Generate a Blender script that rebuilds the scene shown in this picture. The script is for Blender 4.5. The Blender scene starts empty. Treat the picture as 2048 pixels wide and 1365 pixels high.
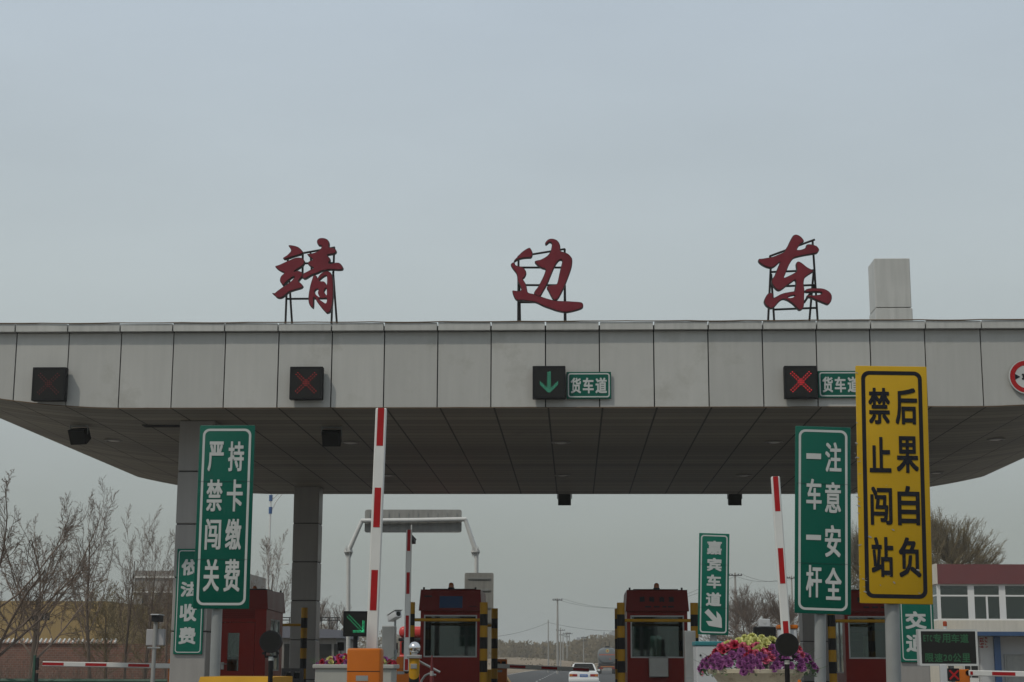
import bpy, bmesh, math, random
from mathutils import Vector, Matrix
random.seed(7)
S = bpy.context.scene
COL = S.collection
R = math.radians
PI = math.pi

# ------------------------------------------------------------------ camera
EYE = 1.4
YAW = math.atan(.0378)
PITCH = math.atan((1326 - 682.5) / 3300)
cd = bpy.data.cameras.new('camera'); cam = bpy.data.objects.new('camera', cd); COL.objects.link(cam)
cd.sensor_width = 36; cd.lens = 3300 / 2048 * 36; cd.clip_start = .1; cd.clip_end = 6000
cam.location = (0, 0, EYE); cam.rotation_euler = (Matrix.Rotation(YAW, 3, 'Z') @ Matrix.Rotation(PI / 2 + PITCH, 3, 'X') @ Matrix.Rotation(.0037, 3, 'Z')).to_euler()
S.camera = cam
CR = cam.rotation_euler.to_matrix()

def at(px, py, Y):
    """the point on the plane y = Y that shows at photo pixel (px, py)"""
    d = CR @ Vector(((px - 1024) / 3300, -(py - 682.5) / 3300, -1))
    t = Y / d.y
    return Vector((0, 0, EYE)) + d * t

def ax(px, Y, py=1300): return at(px, py, Y).x
def az(py, Y, px=1151): return at(px, py, Y).z

# ------------------------------------------------------------------ light
SUN = Vector((.2, .2, -.36)).normalized()
w = bpy.data.worlds.new('World'); S.world = w; w.use_nodes = True
nt = w.node_tree; nt.nodes.clear()
out = nt.nodes.new('ShaderNodeOutputWorld')
bg1 = nt.nodes.new('ShaderNodeBackground'); bg2 = nt.nodes.new('ShaderNodeBackground')
add = nt.nodes.new('ShaderNodeMixShader')
sky = nt.nodes.new('ShaderNodeTexSky'); sky.sky_type = 'NISHITA'; sky.sun_disc = False
sky.sun_elevation = R(52); sky.sun_rotation = R(225); sky.dust_density = 4; sky.air_density = 1.4
bg1.inputs[1].default_value = .06
nt.links.new(sky.outputs[0], bg1.inputs[0])
tc = nt.nodes.new('ShaderNodeTexCoord'); sp = nt.nodes.new('ShaderNodeSeparateXYZ'); rp = nt.nodes.new('ShaderNodeValToRGB')
nt.links.new(tc.outputs['Generated'], sp.inputs[0]); nt.links.new(sp.outputs[2], rp.inputs[0]); nt.links.new(rp.outputs[0], bg2.inputs[0])
els = rp.color_ramp.elements
SKY = [(0, (.33, .365, .35)), (.07, (.365, .405, .385)), (.13, (.44, .485, .485)), (.22, (.515, .575, .588)), (.40, (.52, .60, .675)), (1, (.60, .64, .66))]
els[0].position, els[0].color = SKY[0][0], (*SKY[0][1], 1)
els[1].position, els[1].color = SKY[-1][0], (*SKY[-1][1], 1)
for p_, c_ in SKY[1:-1]:
    e_ = els.new(p_); e_.color = (*c_, 1)
bg2.inputs[1].default_value = 1.0
cn = nt.nodes.new('ShaderNodeTexNoise'); cn.inputs['Scale'].default_value = 3.2; cn.inputs['Detail'].default_value = 5; cmp_ = nt.nodes.new('ShaderNodeMapping'); cmp_.inputs['Scale'].default_value = (1, 1, 3.5); cmp_.inputs['Location'].default_value = (2.3, .7, 0)
nt.links.new(tc.outputs['Generated'], cmp_.inputs[0]); nt.links.new(cmp_.outputs[0], cn.inputs['Vector'])
cmr = nt.nodes.new('ShaderNodeMapRange'); cmr.inputs[1].default_value = .3; cmr.inputs[2].default_value = .7; cmr.inputs[3].default_value = .955; cmr.inputs[4].default_value = 1.045
nt.links.new(cn.outputs[0], cmr.inputs[0]); nt.links.new(cmr.outputs[0], bg2.inputs[1])   # faint veils of cloud
add.inputs[0].default_value = .85
nt.links.new(bg1.outputs[0], add.inputs[1]); nt.links.new(bg2.outputs[0], add.inputs[2]); nt.links.new(add.outputs[0], out.inputs[0])
sd = bpy.data.lights.new('sun', 'SUN'); sd.energy = 1.45; sd.angle = R(2.2); sd.color = (1, .93, .80)
so = bpy.data.objects.new('sun', sd); COL.objects.link(so); so.rotation_euler = SUN.to_track_quat('-Z', 'Y').to_euler(); so.location = (-20, -20, 40)
S.view_settings.view_transform = 'Standard'; S.view_settings.look = 'None'; S.view_settings.exposure = 0; S.view_settings.gamma = 1
S.cycles.use_denoising = True
S.cycles.max_bounces = 8; S.cycles.transparent_max_bounces = 16

# ------------------------------------------------------------------ materials
def mat(name, col, rough=.6, metal=0, var=0, scale=3, streak=0, bump=0, island=0, emit=None, es=1, spec=.5, coords='Object', dirt=None):
    m = bpy.data.materials.new(name); m.use_nodes = True
    n = m.node_tree; b = n.nodes['Principled BSDF']
    b.inputs['Base Color'].default_value = (*col, 1); b.inputs['Roughness'].default_value = rough; b.inputs['Metallic'].default_value = metal
    b.inputs['Specular IOR Level'].default_value = spec
    if emit:
        b.inputs['Emission Color'].default_value = (*emit, 1); b.inputs['Emission Strength'].default_value = es
    cur = None
    def co(scale_v):
        t = n.nodes.new('ShaderNodeTexCoord'); mp = n.nodes.new('ShaderNodeMapping'); mp.inputs['Scale'].default_value = scale_v
        n.links.new(t.outputs[coords], mp.inputs[0]); return mp.outputs[0]
    def mul(a_out, lo, hi, fac):
        mr = n.nodes.new('ShaderNodeMapRange'); mr.inputs[1].default_value = .3; mr.inputs[2].default_value = .7
        mr.inputs[3].default_value = lo; mr.inputs[4].default_value = hi
        n.links.new(fac, mr.inputs[0])
        mx = n.nodes.new('ShaderNodeMix'); mx.data_type = 'RGBA'; mx.blend_type = 'MULTIPLY'; mx.inputs[0].default_value = 1
        if a_out is None: mx.inputs[6].default_value = (*col, 1)
        else: n.links.new(a_out, mx.inputs[6])
        n.links.new(mr.outputs[0], mx.inputs[7]); return mx.outputs[2]
    if var:
        x = n.nodes.new('ShaderNodeTexNoise'); x.inputs['Scale'].default_value = scale; x.inputs['Detail'].default_value = 6
        n.links.new(co((1, 1, 1)), x.inputs['Vector']); cur = mul(cur, 1 - var, 1 + var, x.outputs[0])
        if rough > .2:
            mr = n.nodes.new('ShaderNodeMapRange'); mr.inputs[3].default_value = max(.05, rough - .12); mr.inputs[4].default_value = min(1, rough + .12)
            n.links.new(x.outputs[0], mr.inputs[0]); n.links.new(mr.outputs[0], b.inputs['Roughness'])
    if streak:
        x = n.nodes.new('ShaderNodeTexNoise'); x.inputs['Scale'].default_value = 1; x.inputs['Detail'].default_value = 5
        n.links.new(co((9, 9, .7)), x.inputs['Vector']); cur = mul(cur, 1 - streak, 1 + streak * .4, x.outputs[0])
    if dirt:
        x = n.nodes.new('ShaderNodeTexNoise'); x.inputs['Scale'].default_value = dirt[1]; x.inputs['Detail'].default_value = 8; x.inputs['Roughness'].default_value = .7
        n.links.new(co((1, 1, 1)), x.inputs['Vector'])
        mr = n.nodes.new('ShaderNodeMapRange'); mr.inputs[1].default_value = dirt[2]; mr.inputs[2].default_value = dirt[2] + .12
        n.links.new(x.outputs[0], mr.inputs[0])
        mx = n.nodes.new('ShaderNodeMix'); mx.data_type = 'RGBA'; n.links.new(mr.outputs[0], mx.inputs[0])
        if cur is None: mx.inputs[6].default_value = (*col, 1)
        else: n.links.new(cur, mx.inputs[6])
        mx.inputs[7].default_value = (*dirt[0], 1); cur = mx.outputs[2]
    if island:
        g = n.nodes.new('ShaderNodeNewGeometry'); cur = mul(cur, 1 - island, 1 + island, g.outputs['Random Per Island'])
    if cur is not None: n.links.new(cur, b.inputs['Base Color'])
    if bump:
        x = n.nodes.new('ShaderNodeTexNoise'); x.inputs['Scale'].default_value = scale * 6; x.inputs['Detail'].default_value = 5
        n.links.new(co((1, 1, 1)), x.inputs['Vector'])
        bp = n.nodes.new('ShaderNodeBump'); bp.inputs['Strength'].default_value = bump; bp.inputs['Distance'].default_value = .02
        n.links.new(x.outputs[0], bp.inputs['Height']); n.links.new(bp.outputs[0], b.inputs['Normal'])
    return m

def glassmat(name, tint, refl=.05):
    m = bpy.data.materials.new(name); m.use_nodes = True; n = m.node_tree; n.nodes.clear()
    o = n.nodes.new('ShaderNodeOutputMaterial'); t = n.nodes.new('ShaderNodeBsdfTransparent'); g = n.nodes.new('ShaderNodeBsdfGlossy')
    t.inputs[0].default_value = (*tint, 1); g.inputs['Roughness'].default_value = .03; g.inputs[0].default_value = (.8, .9, .88, 1)
    f = n.nodes.new('ShaderNodeFresnel'); f.inputs[0].default_value = 1.5
    a = n.nodes.new('ShaderNodeMath'); a.operation = 'ADD'; a.inputs[1].default_value = refl; n.links.new(f.outputs[0], a.inputs[0])
    x = n.nodes.new('ShaderNodeMixShader'); n.links.new(a.outputs[0], x.inputs[0]); n.links.new(t.outputs[0], x.inputs[1]); n.links.new(g.outputs[0], x.inputs[2])
    n.links.new(x.outputs[0], o.inputs[0]); return m

M = dict(
 alu=mat('aluminium_panel', (.40, .398, .378), .5, .0, .04, .9, .055, island=.05, dirt=((.345, .34, .315), .9, .57)),
 coping=mat('coping_sheet', (.43, .43, .41), .5, 0, .06, 1.5, .14, island=.03),
 joint=mat('dark_joint', (.03, .03, .032), .8, spec=.15),
 rust=mat('brown_rope_light', (.12, .075, .04), .7),
 column=mat('column_cladding', (.275, .262, .248), .45, 0, .06, 1.2, .08, island=.05),
 roof=mat('roof_deck', (.3, .3, .3), .8, 0, .1),
 steel=mat('dark_steel', (.025, .022, .022), .6, 0, .1, spec=.15),
 maroon=mat('maroon_letter_face', (.165, .022, .032), .45, 0, .14, 2.5, .1, spec=.15),
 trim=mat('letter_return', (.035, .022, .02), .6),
 black=mat('black_housing', (.012, .012, .013), .5, 0, .1, spec=.15),
 lens=mat('dark_lens', (.016, .016, .015), .3, spec=.15),
 green=mat('green_sheeting', (.002, .085, .058), .42, 0, .09, 1.6, dirt=((.006, .07, .052), 2.6, .58), spec=.15),
 greend=mat('green_sheeting_faded', (.003, .108, .072), .42, 0, .05, 2, spec=.15),
 white=mat('white_sheeting', (.45, .47, .46), .5, 0, .05, 4, spec=.15),
 yellow=mat('yellow_sheeting', (.46, .282, .013), .45, 0, .07, 2.5, dirt=((.30, .19, .03), 3.5, .66), spec=.15),
 blackpaint=mat('black_lettering', (.012, .013, .018), .5, spec=.15),
 galv=mat('galvanised_pole', (.26, .275, .275), .5, .1, .08, 6, .12),
 signback=mat('sign_back', (.30, .30, .285), .5, .1, .08, 2, .2),
 boomw=mat('white_boom', (.62, .62, .60), .45, 0, .04, 4),
 boomr=mat('red_reflective_band', (.34, .012, .014), .4, 0, .08, 6, spec=.15),
 orange=mat('orange_cabinet_paint', (.46, .125, .014), .4, 0, .05, 5, spec=.15),
 red=mat('booth_red_paint', (.205, .011, .006), .35, 0, .10, 2, spec=.15),
 redhead=mat('booth_head_paint', (.145, .011, .008), .4, 0, .08, 2, spec=.15),
 lamplens=mat('lamp_lens', (.75, .73, .66), .3),
 frame=mat('window_frame', (.46, .47, .46), .5),
 interior=mat('booth_interior', (.09, .10, .095), .7),
 dark=mat('dark_plastic', (.02, .02, .022), .5, spec=.15),
 glass=glassmat('booth_glass', (.30, .40, .37)),
 glassc=glassmat('clear_glass', (.72, .76, .75), .03),
 glassd=glassmat('dark_glass', (.16, .2, .2)),
 amber=mat('amber_beacon', (.28, .07, .01), .25),
 amberr=mat('red_beacon', (.30, .045, .012), .25),
 bluescreen=mat('blue_panel', (.02, .05, .12), .3, spec=.15),
 hazy=mat('hazard_yellow', (.40, .21, .012), .5, 0, .1, 4, spec=.15),
 hazk=mat('hazard_black', (.012, .012, .012), .5, spec=.15),
 inox=mat('stainless', (.33, .33, .32), .35, .7, .08, 4),
 chrome=mat('polished_steel', (.7, .7, .7), .09, 1),
 gantry=mat('white_pipe_paint', (.60, .61, .60), .45, 0, .04, 3, .05),
 asphalt=mat('asphalt', (.065, .066, .068), .9, 0, .18, .6, bump=.3, coords='Object', spec=.15),
 concrete=mat('concrete', (.26, .25, .235), .9, 0, .12, 2, bump=.2),
 paintw=mat('road_paint_white', (.5, .5, .48), .7, 0, .15, 8),
 sand=mat('sandy_soil', (.21, .165, .115), .95, 0, .25, .08, bump=.3, spec=.15),
 grassy=mat('dry_scrub', (.13, .11, .06), .95, 0, .3, .5),
 cream=mat('cream_planter', (.60, .53, .40), .7, 0, .10, 7, bump=.35, dirt=((.36, .28, .19), 6, .53)),
 planter=mat('pale_planter', (.34, .34, .31), .7, 0, .06, 5),
 foliage=mat('planter_foliage', (.07, .13, .05), .6, 0, .3, 12),
 rose=mat('pink_petals', (.50, .10, .17), .5, 0, .45, 30, spec=.15),
 crimson=mat('crimson_petals', (.36, .022, .05), .5, 0, .45, 30, spec=.15),
 purple=mat('purple_petals', (.27, .085, .24), .5, 0, .55, 30, spec=.15),
 cremefl=mat('pale_yellow_petals', (.50, .50, .17), .5, 0, .2, 20),
 gseam=mat('green_seam', (.002, .05, .036), .6),
 chev=mat('yellow_seam', (.28, .17, .01), .6),
 conew=mat('faded_cone_red', (.13, .03, .03), .6, spec=.15),
 coneg=mat('faded_cone_grey', (.26, .26, .25), .6),
 boxg=mat('grey_control_box', (.33, .325, .33), .6),
 teal=mat('teal_trim', (.02, .17, .19), .5),
 cabw=mat('pale_cabinet', (.45, .46, .47), .5, 0, .04, 3),
 bark=mat('bare_bark', (.095, .075, .06), .9, 0, .25, 3, spec=.15),
 twig=mat('bare_twigs', (.16, .122, .098), .9, 0, .2, 3, spec=.15),
 bud=mat('budding_twigs', (.165, .132, .078), .9, 0, .25, 2, spec=.15),
 willow=mat('spring_buds', (.24, .19, .085), .9, 0, .3, .6, spec=.15),
 tan=mat('tan_render', (.30, .215, .095), .9, 0, .10, .5, .1),
 brick=mat('brick_wall', (.17, .085, .062), .9, 0, .2, 2.5),
 tile=mat('coping_tile', (.26, .16, .12), .8, 0, .2, 4),
 greyb=mat('grey_render', (.21, .20, .185), .9, 0, .1, .5, .12),
 whiteb=mat('cream_white_render', (.56, .52, .44), .8, 0, .05, 1, .08),
 band=mat('pale_band', (.5, .5, .48), .8),
 winframe=mat('white_window_frame', (.66, .66, .65), .5),
 maroonb=mat('maroon_parapet', (.135, .035, .038), .7, 0, .07, 1),
 blue=mat('blue_metal', (.025, .085, .23), .45, 0, .06, 2),
 bluec=mat('blue_canopy_metal', (.02, .06, .15), .45, 0, .06, 2),
 panelg=mat('grey_wall_panel', (.36, .38, .41), .6, 0, .04, 1),
 carw=mat('white_car_paint', (.70, .72, .72), .25, 0, 0),
 tyre=mat('tyre_rubber', (.015, .015, .015), .9),
 tail=mat('tail_lamp', (.28, .012, .01), .25),
 taila=mat('amber_lamp', (.5, .16, .02), .25),
 plate=mat('blue_number_plate', (.03, .13, .42), .4),
 tank=mat('tank_aluminium', (.17, .185, .195), .45, .3, .1, 1.5),
 stripe=mat('orange_red_stripe', (.45, .08, .04), .5),
 truck=mat('truck_red', (.52, .035, .03), .3),
 guard=mat('green_guard_rail', (.02, .075, .05), .6, 0, .15, 3),
 ltower=mat('far_tower', (.22, .23, .25), .9, 0, .1, .1),
 conc_pole=mat('concrete_pole', (.30, .29, .27), .9, 0, .1, 2),
 wire=mat('black_cable', (.03, .03, .03), .7),
 redled=mat('red_led', (.25, .01, .015), .4, emit=(1, .03, .045), es=1.1),
 redledm=mat('red_led_half', (.2, .01, .012), .4, emit=(1, .025, .03), es=.30),
 redledd=mat('red_led_dim', (.12, .012, .014), .5, emit=(1, .03, .03), es=.055),
 grnled=mat('green_led', (.02, .3, .12), .4, emit=(.06, 1, .42), es=1.0),
 grnledb=mat('pale_green_led', (.1, .4, .3), .4, emit=(.12, .95, .55), es=.8),
 matled=mat('board_led', (.008, .04, .016), .5, emit=(.05, .5, .16), es=.05),
 skin=mat('flower_centre', (.4, .3, .05), .6),
)

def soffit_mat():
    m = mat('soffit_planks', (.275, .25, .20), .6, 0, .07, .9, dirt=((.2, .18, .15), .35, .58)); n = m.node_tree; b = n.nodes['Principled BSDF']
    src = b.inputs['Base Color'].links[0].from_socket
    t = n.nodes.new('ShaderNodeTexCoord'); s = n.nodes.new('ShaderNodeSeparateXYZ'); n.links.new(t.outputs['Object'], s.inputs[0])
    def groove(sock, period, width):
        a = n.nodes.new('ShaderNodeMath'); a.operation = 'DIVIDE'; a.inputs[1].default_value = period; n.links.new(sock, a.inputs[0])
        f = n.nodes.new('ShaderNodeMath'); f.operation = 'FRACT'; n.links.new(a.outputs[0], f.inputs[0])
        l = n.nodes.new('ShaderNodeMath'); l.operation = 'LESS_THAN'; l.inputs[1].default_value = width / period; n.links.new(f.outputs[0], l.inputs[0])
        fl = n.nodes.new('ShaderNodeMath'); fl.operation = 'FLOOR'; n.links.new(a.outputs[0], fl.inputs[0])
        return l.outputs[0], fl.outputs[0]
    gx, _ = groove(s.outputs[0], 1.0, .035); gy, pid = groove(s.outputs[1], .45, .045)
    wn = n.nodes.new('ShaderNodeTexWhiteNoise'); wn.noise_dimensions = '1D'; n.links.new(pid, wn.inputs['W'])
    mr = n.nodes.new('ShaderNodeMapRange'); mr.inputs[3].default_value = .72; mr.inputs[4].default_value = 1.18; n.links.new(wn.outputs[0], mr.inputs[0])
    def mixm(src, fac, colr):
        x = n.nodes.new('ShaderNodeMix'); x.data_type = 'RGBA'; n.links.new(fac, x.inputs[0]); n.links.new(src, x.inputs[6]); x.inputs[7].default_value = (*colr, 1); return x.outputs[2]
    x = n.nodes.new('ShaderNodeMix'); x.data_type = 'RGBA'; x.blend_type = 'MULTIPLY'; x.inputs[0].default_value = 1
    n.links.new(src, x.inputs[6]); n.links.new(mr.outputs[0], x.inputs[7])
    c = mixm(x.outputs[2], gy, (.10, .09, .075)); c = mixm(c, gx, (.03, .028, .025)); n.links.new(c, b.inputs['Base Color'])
    return m
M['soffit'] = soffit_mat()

def brick_mat():
    m = bpy.data.materials.new('brickwork'); m.use_nodes = True; n = m.node_tree; b = n.nodes['Principled BSDF']; b.inputs['Roughness'].default_value = .9
    t = n.nodes.new('ShaderNodeTexCoord'); s = n.nodes.new('ShaderNodeSeparateXYZ'); c = n.nodes.new('ShaderNodeCombineXYZ')
    n.links.new(t.outputs['Object'], s.inputs[0]); n.links.new(s.outputs[0], c.inputs[0]); n.links.new(s.outputs[2], c.inputs[1])
    k = n.nodes.new('ShaderNodeTexBrick'); k.inputs['Scale'].default_value = 2.5
    k.inputs['Color1'].default_value = (.19, .085, .06, 1); k.inputs['Color2'].default_value = (.13, .065, .05, 1); k.inputs['Mortar'].default_value = (.2, .17, .14, 1)
    n.links.new(c.outputs[0], k.inputs['Vector']); n.links.new(k.outputs[0], b.inputs['Base Color']); return m
M['brick'] = brick_mat()

# ------------------------------------------------------------------ mesh collector
class MB:
    def __init__(s): s.v = []; s.f = []; s.m = []
    def add(s, vs, fs, m=0):
        o = len(s.v); s.v += [tuple(v) for v in vs]; s.f += [tuple(i + o for i in f) for f in fs]; s.m += [m] * len(fs); return s
    def box(s, x0, x1, y0, y1, z0, z1, m=0):
        return s.add([(x0, y0, z0), (x1, y0, z0), (x1, y1, z0), (x0, y1, z0), (x0, y0, z1), (x1, y0, z1), (x1, y1, z1), (x0, y1, z1)],
                     [(0, 3, 2, 1), (4, 5, 6, 7), (0, 1, 5, 4), (1, 2, 6, 5), (2, 3, 7, 6), (3, 0, 4, 7)], m)
    def rbox(s, x0, x1, y0, y1, z0, z1, b=.01, m=0, seg=2):
        bm = bmesh.new(); bmesh.ops.create_cube(bm, size=1)
        for v in bm.verts: v.co = Vector(((x0 + x1) / 2 + v.co.x * (x1 - x0), (y0 + y1) / 2 + v.co.y * (y1 - y0), (z0 + z1) / 2 + v.co.z * (z1 - z0)))
        bmesh.ops.bevel(bm, geom=bm.edges[:], offset=b, segments=seg, affect='EDGES', profile=.5)
        bm.verts.index_update(); s.add([v.co[:] for v in bm.verts], [[v.index for v in f.verts] for f in bm.faces], m); bm.free(); return s
    def path(s, pts, rad, n=8, m=0, cap=True, mats=None):
        pts = [Vector(p) for p in pts]; k = len(pts)
        if not hasattr(rad, '__len__'): rad = [rad] * k
        o = len(s.v); ref = None
        for i, p in enumerate(pts):
            t = (pts[min(i + 1, k - 1)] - pts[max(i - 1, 0)])
            if t.length < 1e-9: t = Vector((0, 0, 1))
            t.normalize()
            if ref is None: ref = Vector((1, 0, 0)) if abs(t.x) < .9 else Vector((0, 1, 0))
            u = (ref - t * ref.dot(t)); u.normalize(); ref = u; q = t.cross(u)
            for j in range(n):
                a = 2 * PI * j / n; s.v.append(tuple(p + (u * math.cos(a) + q * math.sin(a)) * rad[i]))
        for i in range(k - 1):
            mm = mats[i] if mats else m
            for j in range(n):
                s.f.append((o + i * n + j, o + i * n + (j + 1) % n, o + (i + 1) * n + (j + 1) % n, o + (i + 1) * n + j)); s.m.append(mm)
        if cap and n > 3:
            s.f.append(tuple(o + j for j in reversed(range(n)))); s.m.append(mats[0] if mats else m)
            s.f.append(tuple(o + (k - 1) * n + j for j in range(n))); s.m.append(mats[-1] if mats else m)
        return s
    def lathe(s, prof, c=(0, 0, 0), n=20, m=0):
        o = len(s.v); k = len(prof)
        for r, z in prof:
            for j in range(n):
                a = 2 * PI * j / n; s.v.append((c[0] + r * math.cos(a), c[1] + r * math.sin(a), c[2] + z))
        for i in range(k - 1):
            for j in range(n):
                s.f.append((o + i * n + j, o + i * n + (j + 1) % n, o + (i + 1) * n + (j + 1) % n, o + (i + 1) * n + j)); s.m.append(m)
        s.f.append(tuple(o + j for j in reversed(range(n)))); s.m.append(m)
        s.f.append(tuple(o + (k - 1) * n + j for j in range(n))); s.m.append(m)
        return s
    def prism(s, poly, y0, y1, m=0, ms=None):
        """outline in x,z (counter-clockwise seen from -y) carried from y0 (front) to y1"""
        k = len(poly); a = sum(poly[i][0] * poly[(i + 1) % k][1] - poly[(i + 1) % k][0] * poly[i][1] for i in range(k))
        if a < 0: poly = poly[::-1]
        s.add([(x, y0, z) for x, z in poly] + [(x, y1, z) for x, z in poly], [tuple(range(k)), tuple(range(2 * k - 1, k - 1, -1))], m)
        o = len(s.v) - 2 * k
        for i in range(k):
            j = (i + 1) % k; s.f.append((o + j, o + i, o + k + i, o + k + j)); s.m.append(m if ms is None else ms)
        return s
    def prismx(s, poly, x0, x1, m=0):
        """outline in y,z carried from x0 to x1"""
        k = len(poly); a = sum(poly[i][0] * poly[(i + 1) % k][1] - poly[(i + 1) % k][0] * poly[i][1] for i in range(k))
        if a < 0: poly = poly[::-1]
        s.add([(x1, y, z) for y, z in poly] + [(x0, y, z) for y, z in poly], [tuple(range(k)), tuple(range(2 * k - 1, k - 1, -1))], m)
        o = len(s.v) - 2 * k
        for i in range(k):
            j = (i + 1) % k; s.f.append((o + j, o + i, o + k + i, o + k + j)); s.m.append(m)
        return s
    def sphere(s, c, r, n=12, k=8, m=0):
        pr = [(max(1e-4, r * math.sin(PI * i / k)), -r * math.cos(PI * i / k)) for i in range(k + 1)]
        return s.lathe(pr, c, n, m)
    def disc(s, c, r, d=.01, n=10, m=0):
        """short round stud facing -y"""
        return s.path([(c[0], c[1], c[2]), (c[0], c[1] - d, c[2])], r, n, m)
    def ring(s, outer, inner, y, m=0):
        k = len(outer); s.add([(x, y, z) for x, z in outer] + [(x, y, z) for x, z in inner],
              [(i, (i + 1) % k, k + (i + 1) % k, k + i) for i in range(k)], m); return s
    def poly(s, pts, m=0): return s.add(pts, [tuple(range(len(pts)))], m)
    def xf(s, mtx): s.v = [tuple(mtx @ Vector(v)) for v in s.v]; return s
    def shift(s, d): s.v = [(v[0] - d[0], v[1] - d[1], v[2] - d[2]) for v in s.v]; return s
    def build(s, name, mats, parent=None, smooth=0, origin=None):
        if origin is not None: s.shift(origin)
        me = bpy.data.meshes.new(name); me.from_pydata(s.v, [], s.f)
        if not isinstance(mats, (list, tuple)): mats = [mats]
        for q in mats: me.materials.append(q)
        if len(mats) > 1: me.polygons.foreach_set('material_index', s.m)
        if smooth:
            me.polygons.foreach_set('use_smooth', [True] * len(me.polygons)); me.set_sharp_from_angle(angle=R(smooth))
        me.update(); o = bpy.data.objects.new(name, me); COL.objects.link(o)
        if parent: o.parent = parent
        elif origin is not None: o.location = origin
        return o

def tag(o, label=None, cat=None, group=None, kind=None):
    if label: o['label'] = label
    if cat: o['category'] = cat
    if group: o['group'] = group
    if kind: o['kind'] = kind
    return o
def thing(name, label, cat, loc=(0, 0, 0), rz=0, group=None):
    o = bpy.data.objects.new(name, None); COL.objects.link(o); o.location = loc; o.rotation_euler = (0, 0, rz); o.empty_display_size = .2
    return tag(o, label, cat, group)
def dup(root, loc, label, rz=None, group=None, sc=None):
    r = root.copy(); COL.objects.link(r); r.location = loc; r['label'] = label
    if rz is not None: r.rotation_euler = (0, 0, rz)
    if sc is not None: r.scale = (sc, sc, sc) if not hasattr(sc, '__len__') else sc
    if group: r['group'] = group
    for ch in list(root.children):
        c = ch.copy(); COL.objects.link(c); c.parent = r
        for g in list(ch.children):
            d = g.copy(); COL.objects.link(d); d.parent = c
    return r
def struct(name, mb, m, **k): return tag(mb.build(name, m, **k), kind='structure')

# writing: glyph outlines come from the built-in font; bold by stacking shifted copies a fraction of a millimetre apart
_G = {}
def glyph(ch):
    if ch not in _G:
        c = bpy.data.curves.new('g', 'FONT'); c.body = ch; c.size = 1; c.resolution_u = 3
        o = bpy.data.objects.new('g', c); COL.objects.link(o)
        dg = bpy.context.evaluated_depsgraph_get(); me = bpy.data.meshes.new_from_object(o.evaluated_get(dg))
        _G[ch] = ([(v.co.x, v.co.y) for v in me.vertices], [tuple(p.vertices) for p in me.polygons])
        bpy.data.objects.remove(o); bpy.data.curves.remove(c); bpy.data.meshes.remove(me)
    return _G[ch]
def write(mb, ch, x0, x1, z0, z1, y, bold=0, m=0):
    vs, fs = glyph(ch)
    if not vs: return
    ax0, ax1 = min(v[0] for v in vs), max(v[0] for v in vs); ay0, ay1 = min(v[1] for v in vs), max(v[1] for v in vs)
    if ch == '一': ay0, ay1 = ay0 - .0, ay1
    sx = (x1 - x0 - 2 * bold) / (ax1 - ax0); sz = (z1 - z0 - 2 * bold) / (ay1 - ay0)
    offs = [(0, 0)] if not bold else [(bold * a, bold * b) for a, b in ((-1, -1), (1, -1), (1, 1), (-1, 1), (0, 0), (-1, 0), (1, 0), (0, 1), (0, -1))]
    for i, (dx, dz) in enumerate(offs):
        mb.add([(x0 + bold + (v[0] - ax0) * sx + dx, y - i * .0003, z0 + bold + (v[1] - ay0) * sz + dz) for v in vs], fs, m)
def rr(cx, cz, wd, h, r, n=6):
    p = []
    for qx, qz, a0 in ((1, 1, 0), (-1, 1, 90), (-1, -1, 180), (1, -1, 270)):
        for i in range(n + 1):
            a = R(a0 + 90 * i / n); p.append((cx + qx * (wd / 2 - r) + r * math.cos(a), cz + qz * (h / 2 - r) + r * math.sin(a)))
    return p
# ------------------------------------------------------------------ ground and islands
g = MB(); n_ = 40
struct('ground', MB().add([(-1500, -60, -.012), (1500, -60, -.012), (1500, 1900, -.012), (-1500, 1900, -.012)], [(0, 1, 2, 3)]), M['sand'])
g = MB(); g.add([(-13.5, -40, -.006), (13.5, -40, -.006), (13.5, 62, -.006), (13.5, 95, -.006), (9, 150, -.006), (9, 330, -.006), (-7, 330, -.006), (-9, 150, -.006), (-13.5, 95, -.006), (-13.5, 62, -.006)], [tuple(range(10))])
struct('road', g, M['asphalt'])
g = MB()
for k in range(22):
    for x in (-2.9, 1.9): g.box(x - .07, x + .07, 56 + k * 12, 60 + k * 12, -.002, .001)
g.box(-8.0, -7.85, 110, 330, -.002, .001); g.box(8.4, 8.55, 110, 330, -.002, .001)
struct('lane_markings', g, M['paintw'])
g = MB(); g.box(-30, -13.5, -40, 62, -.2, .14); g.box(13.5, 30, -40, 62, -.2, .14)
struct('pavement', g, M['concrete'])
ISL = [-7.47, -2.85, 1.83, 6.52]; LANES = [-9.8, -5.15, -.5, 4.15, 8.9]
for i, x in enumerate(ISL):
    m = MB(); pl = [(x - 1.05, 12.6), (x - .8, 11.9), (x - .35, 11.5), (x + .35, 11.5), (x + .8, 11.9), (x + 1.05, 12.6), (x + 1.05, 49.5), (x + .7, 50.6), (x, 51), (x - .7, 50.6), (x - 1.05, 49.5)]
    k = len(pl); m.add([(a, b, -.05) for a, b in pl] + [(a, b, .25) for a, b in pl], [tuple(range(k, 2 * k))] + [(j, (j + 1) % k, k + (j + 1) % k, k + j) for j in range(k)])
    o = struct('traffic_island', m, M['concrete'])
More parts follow.
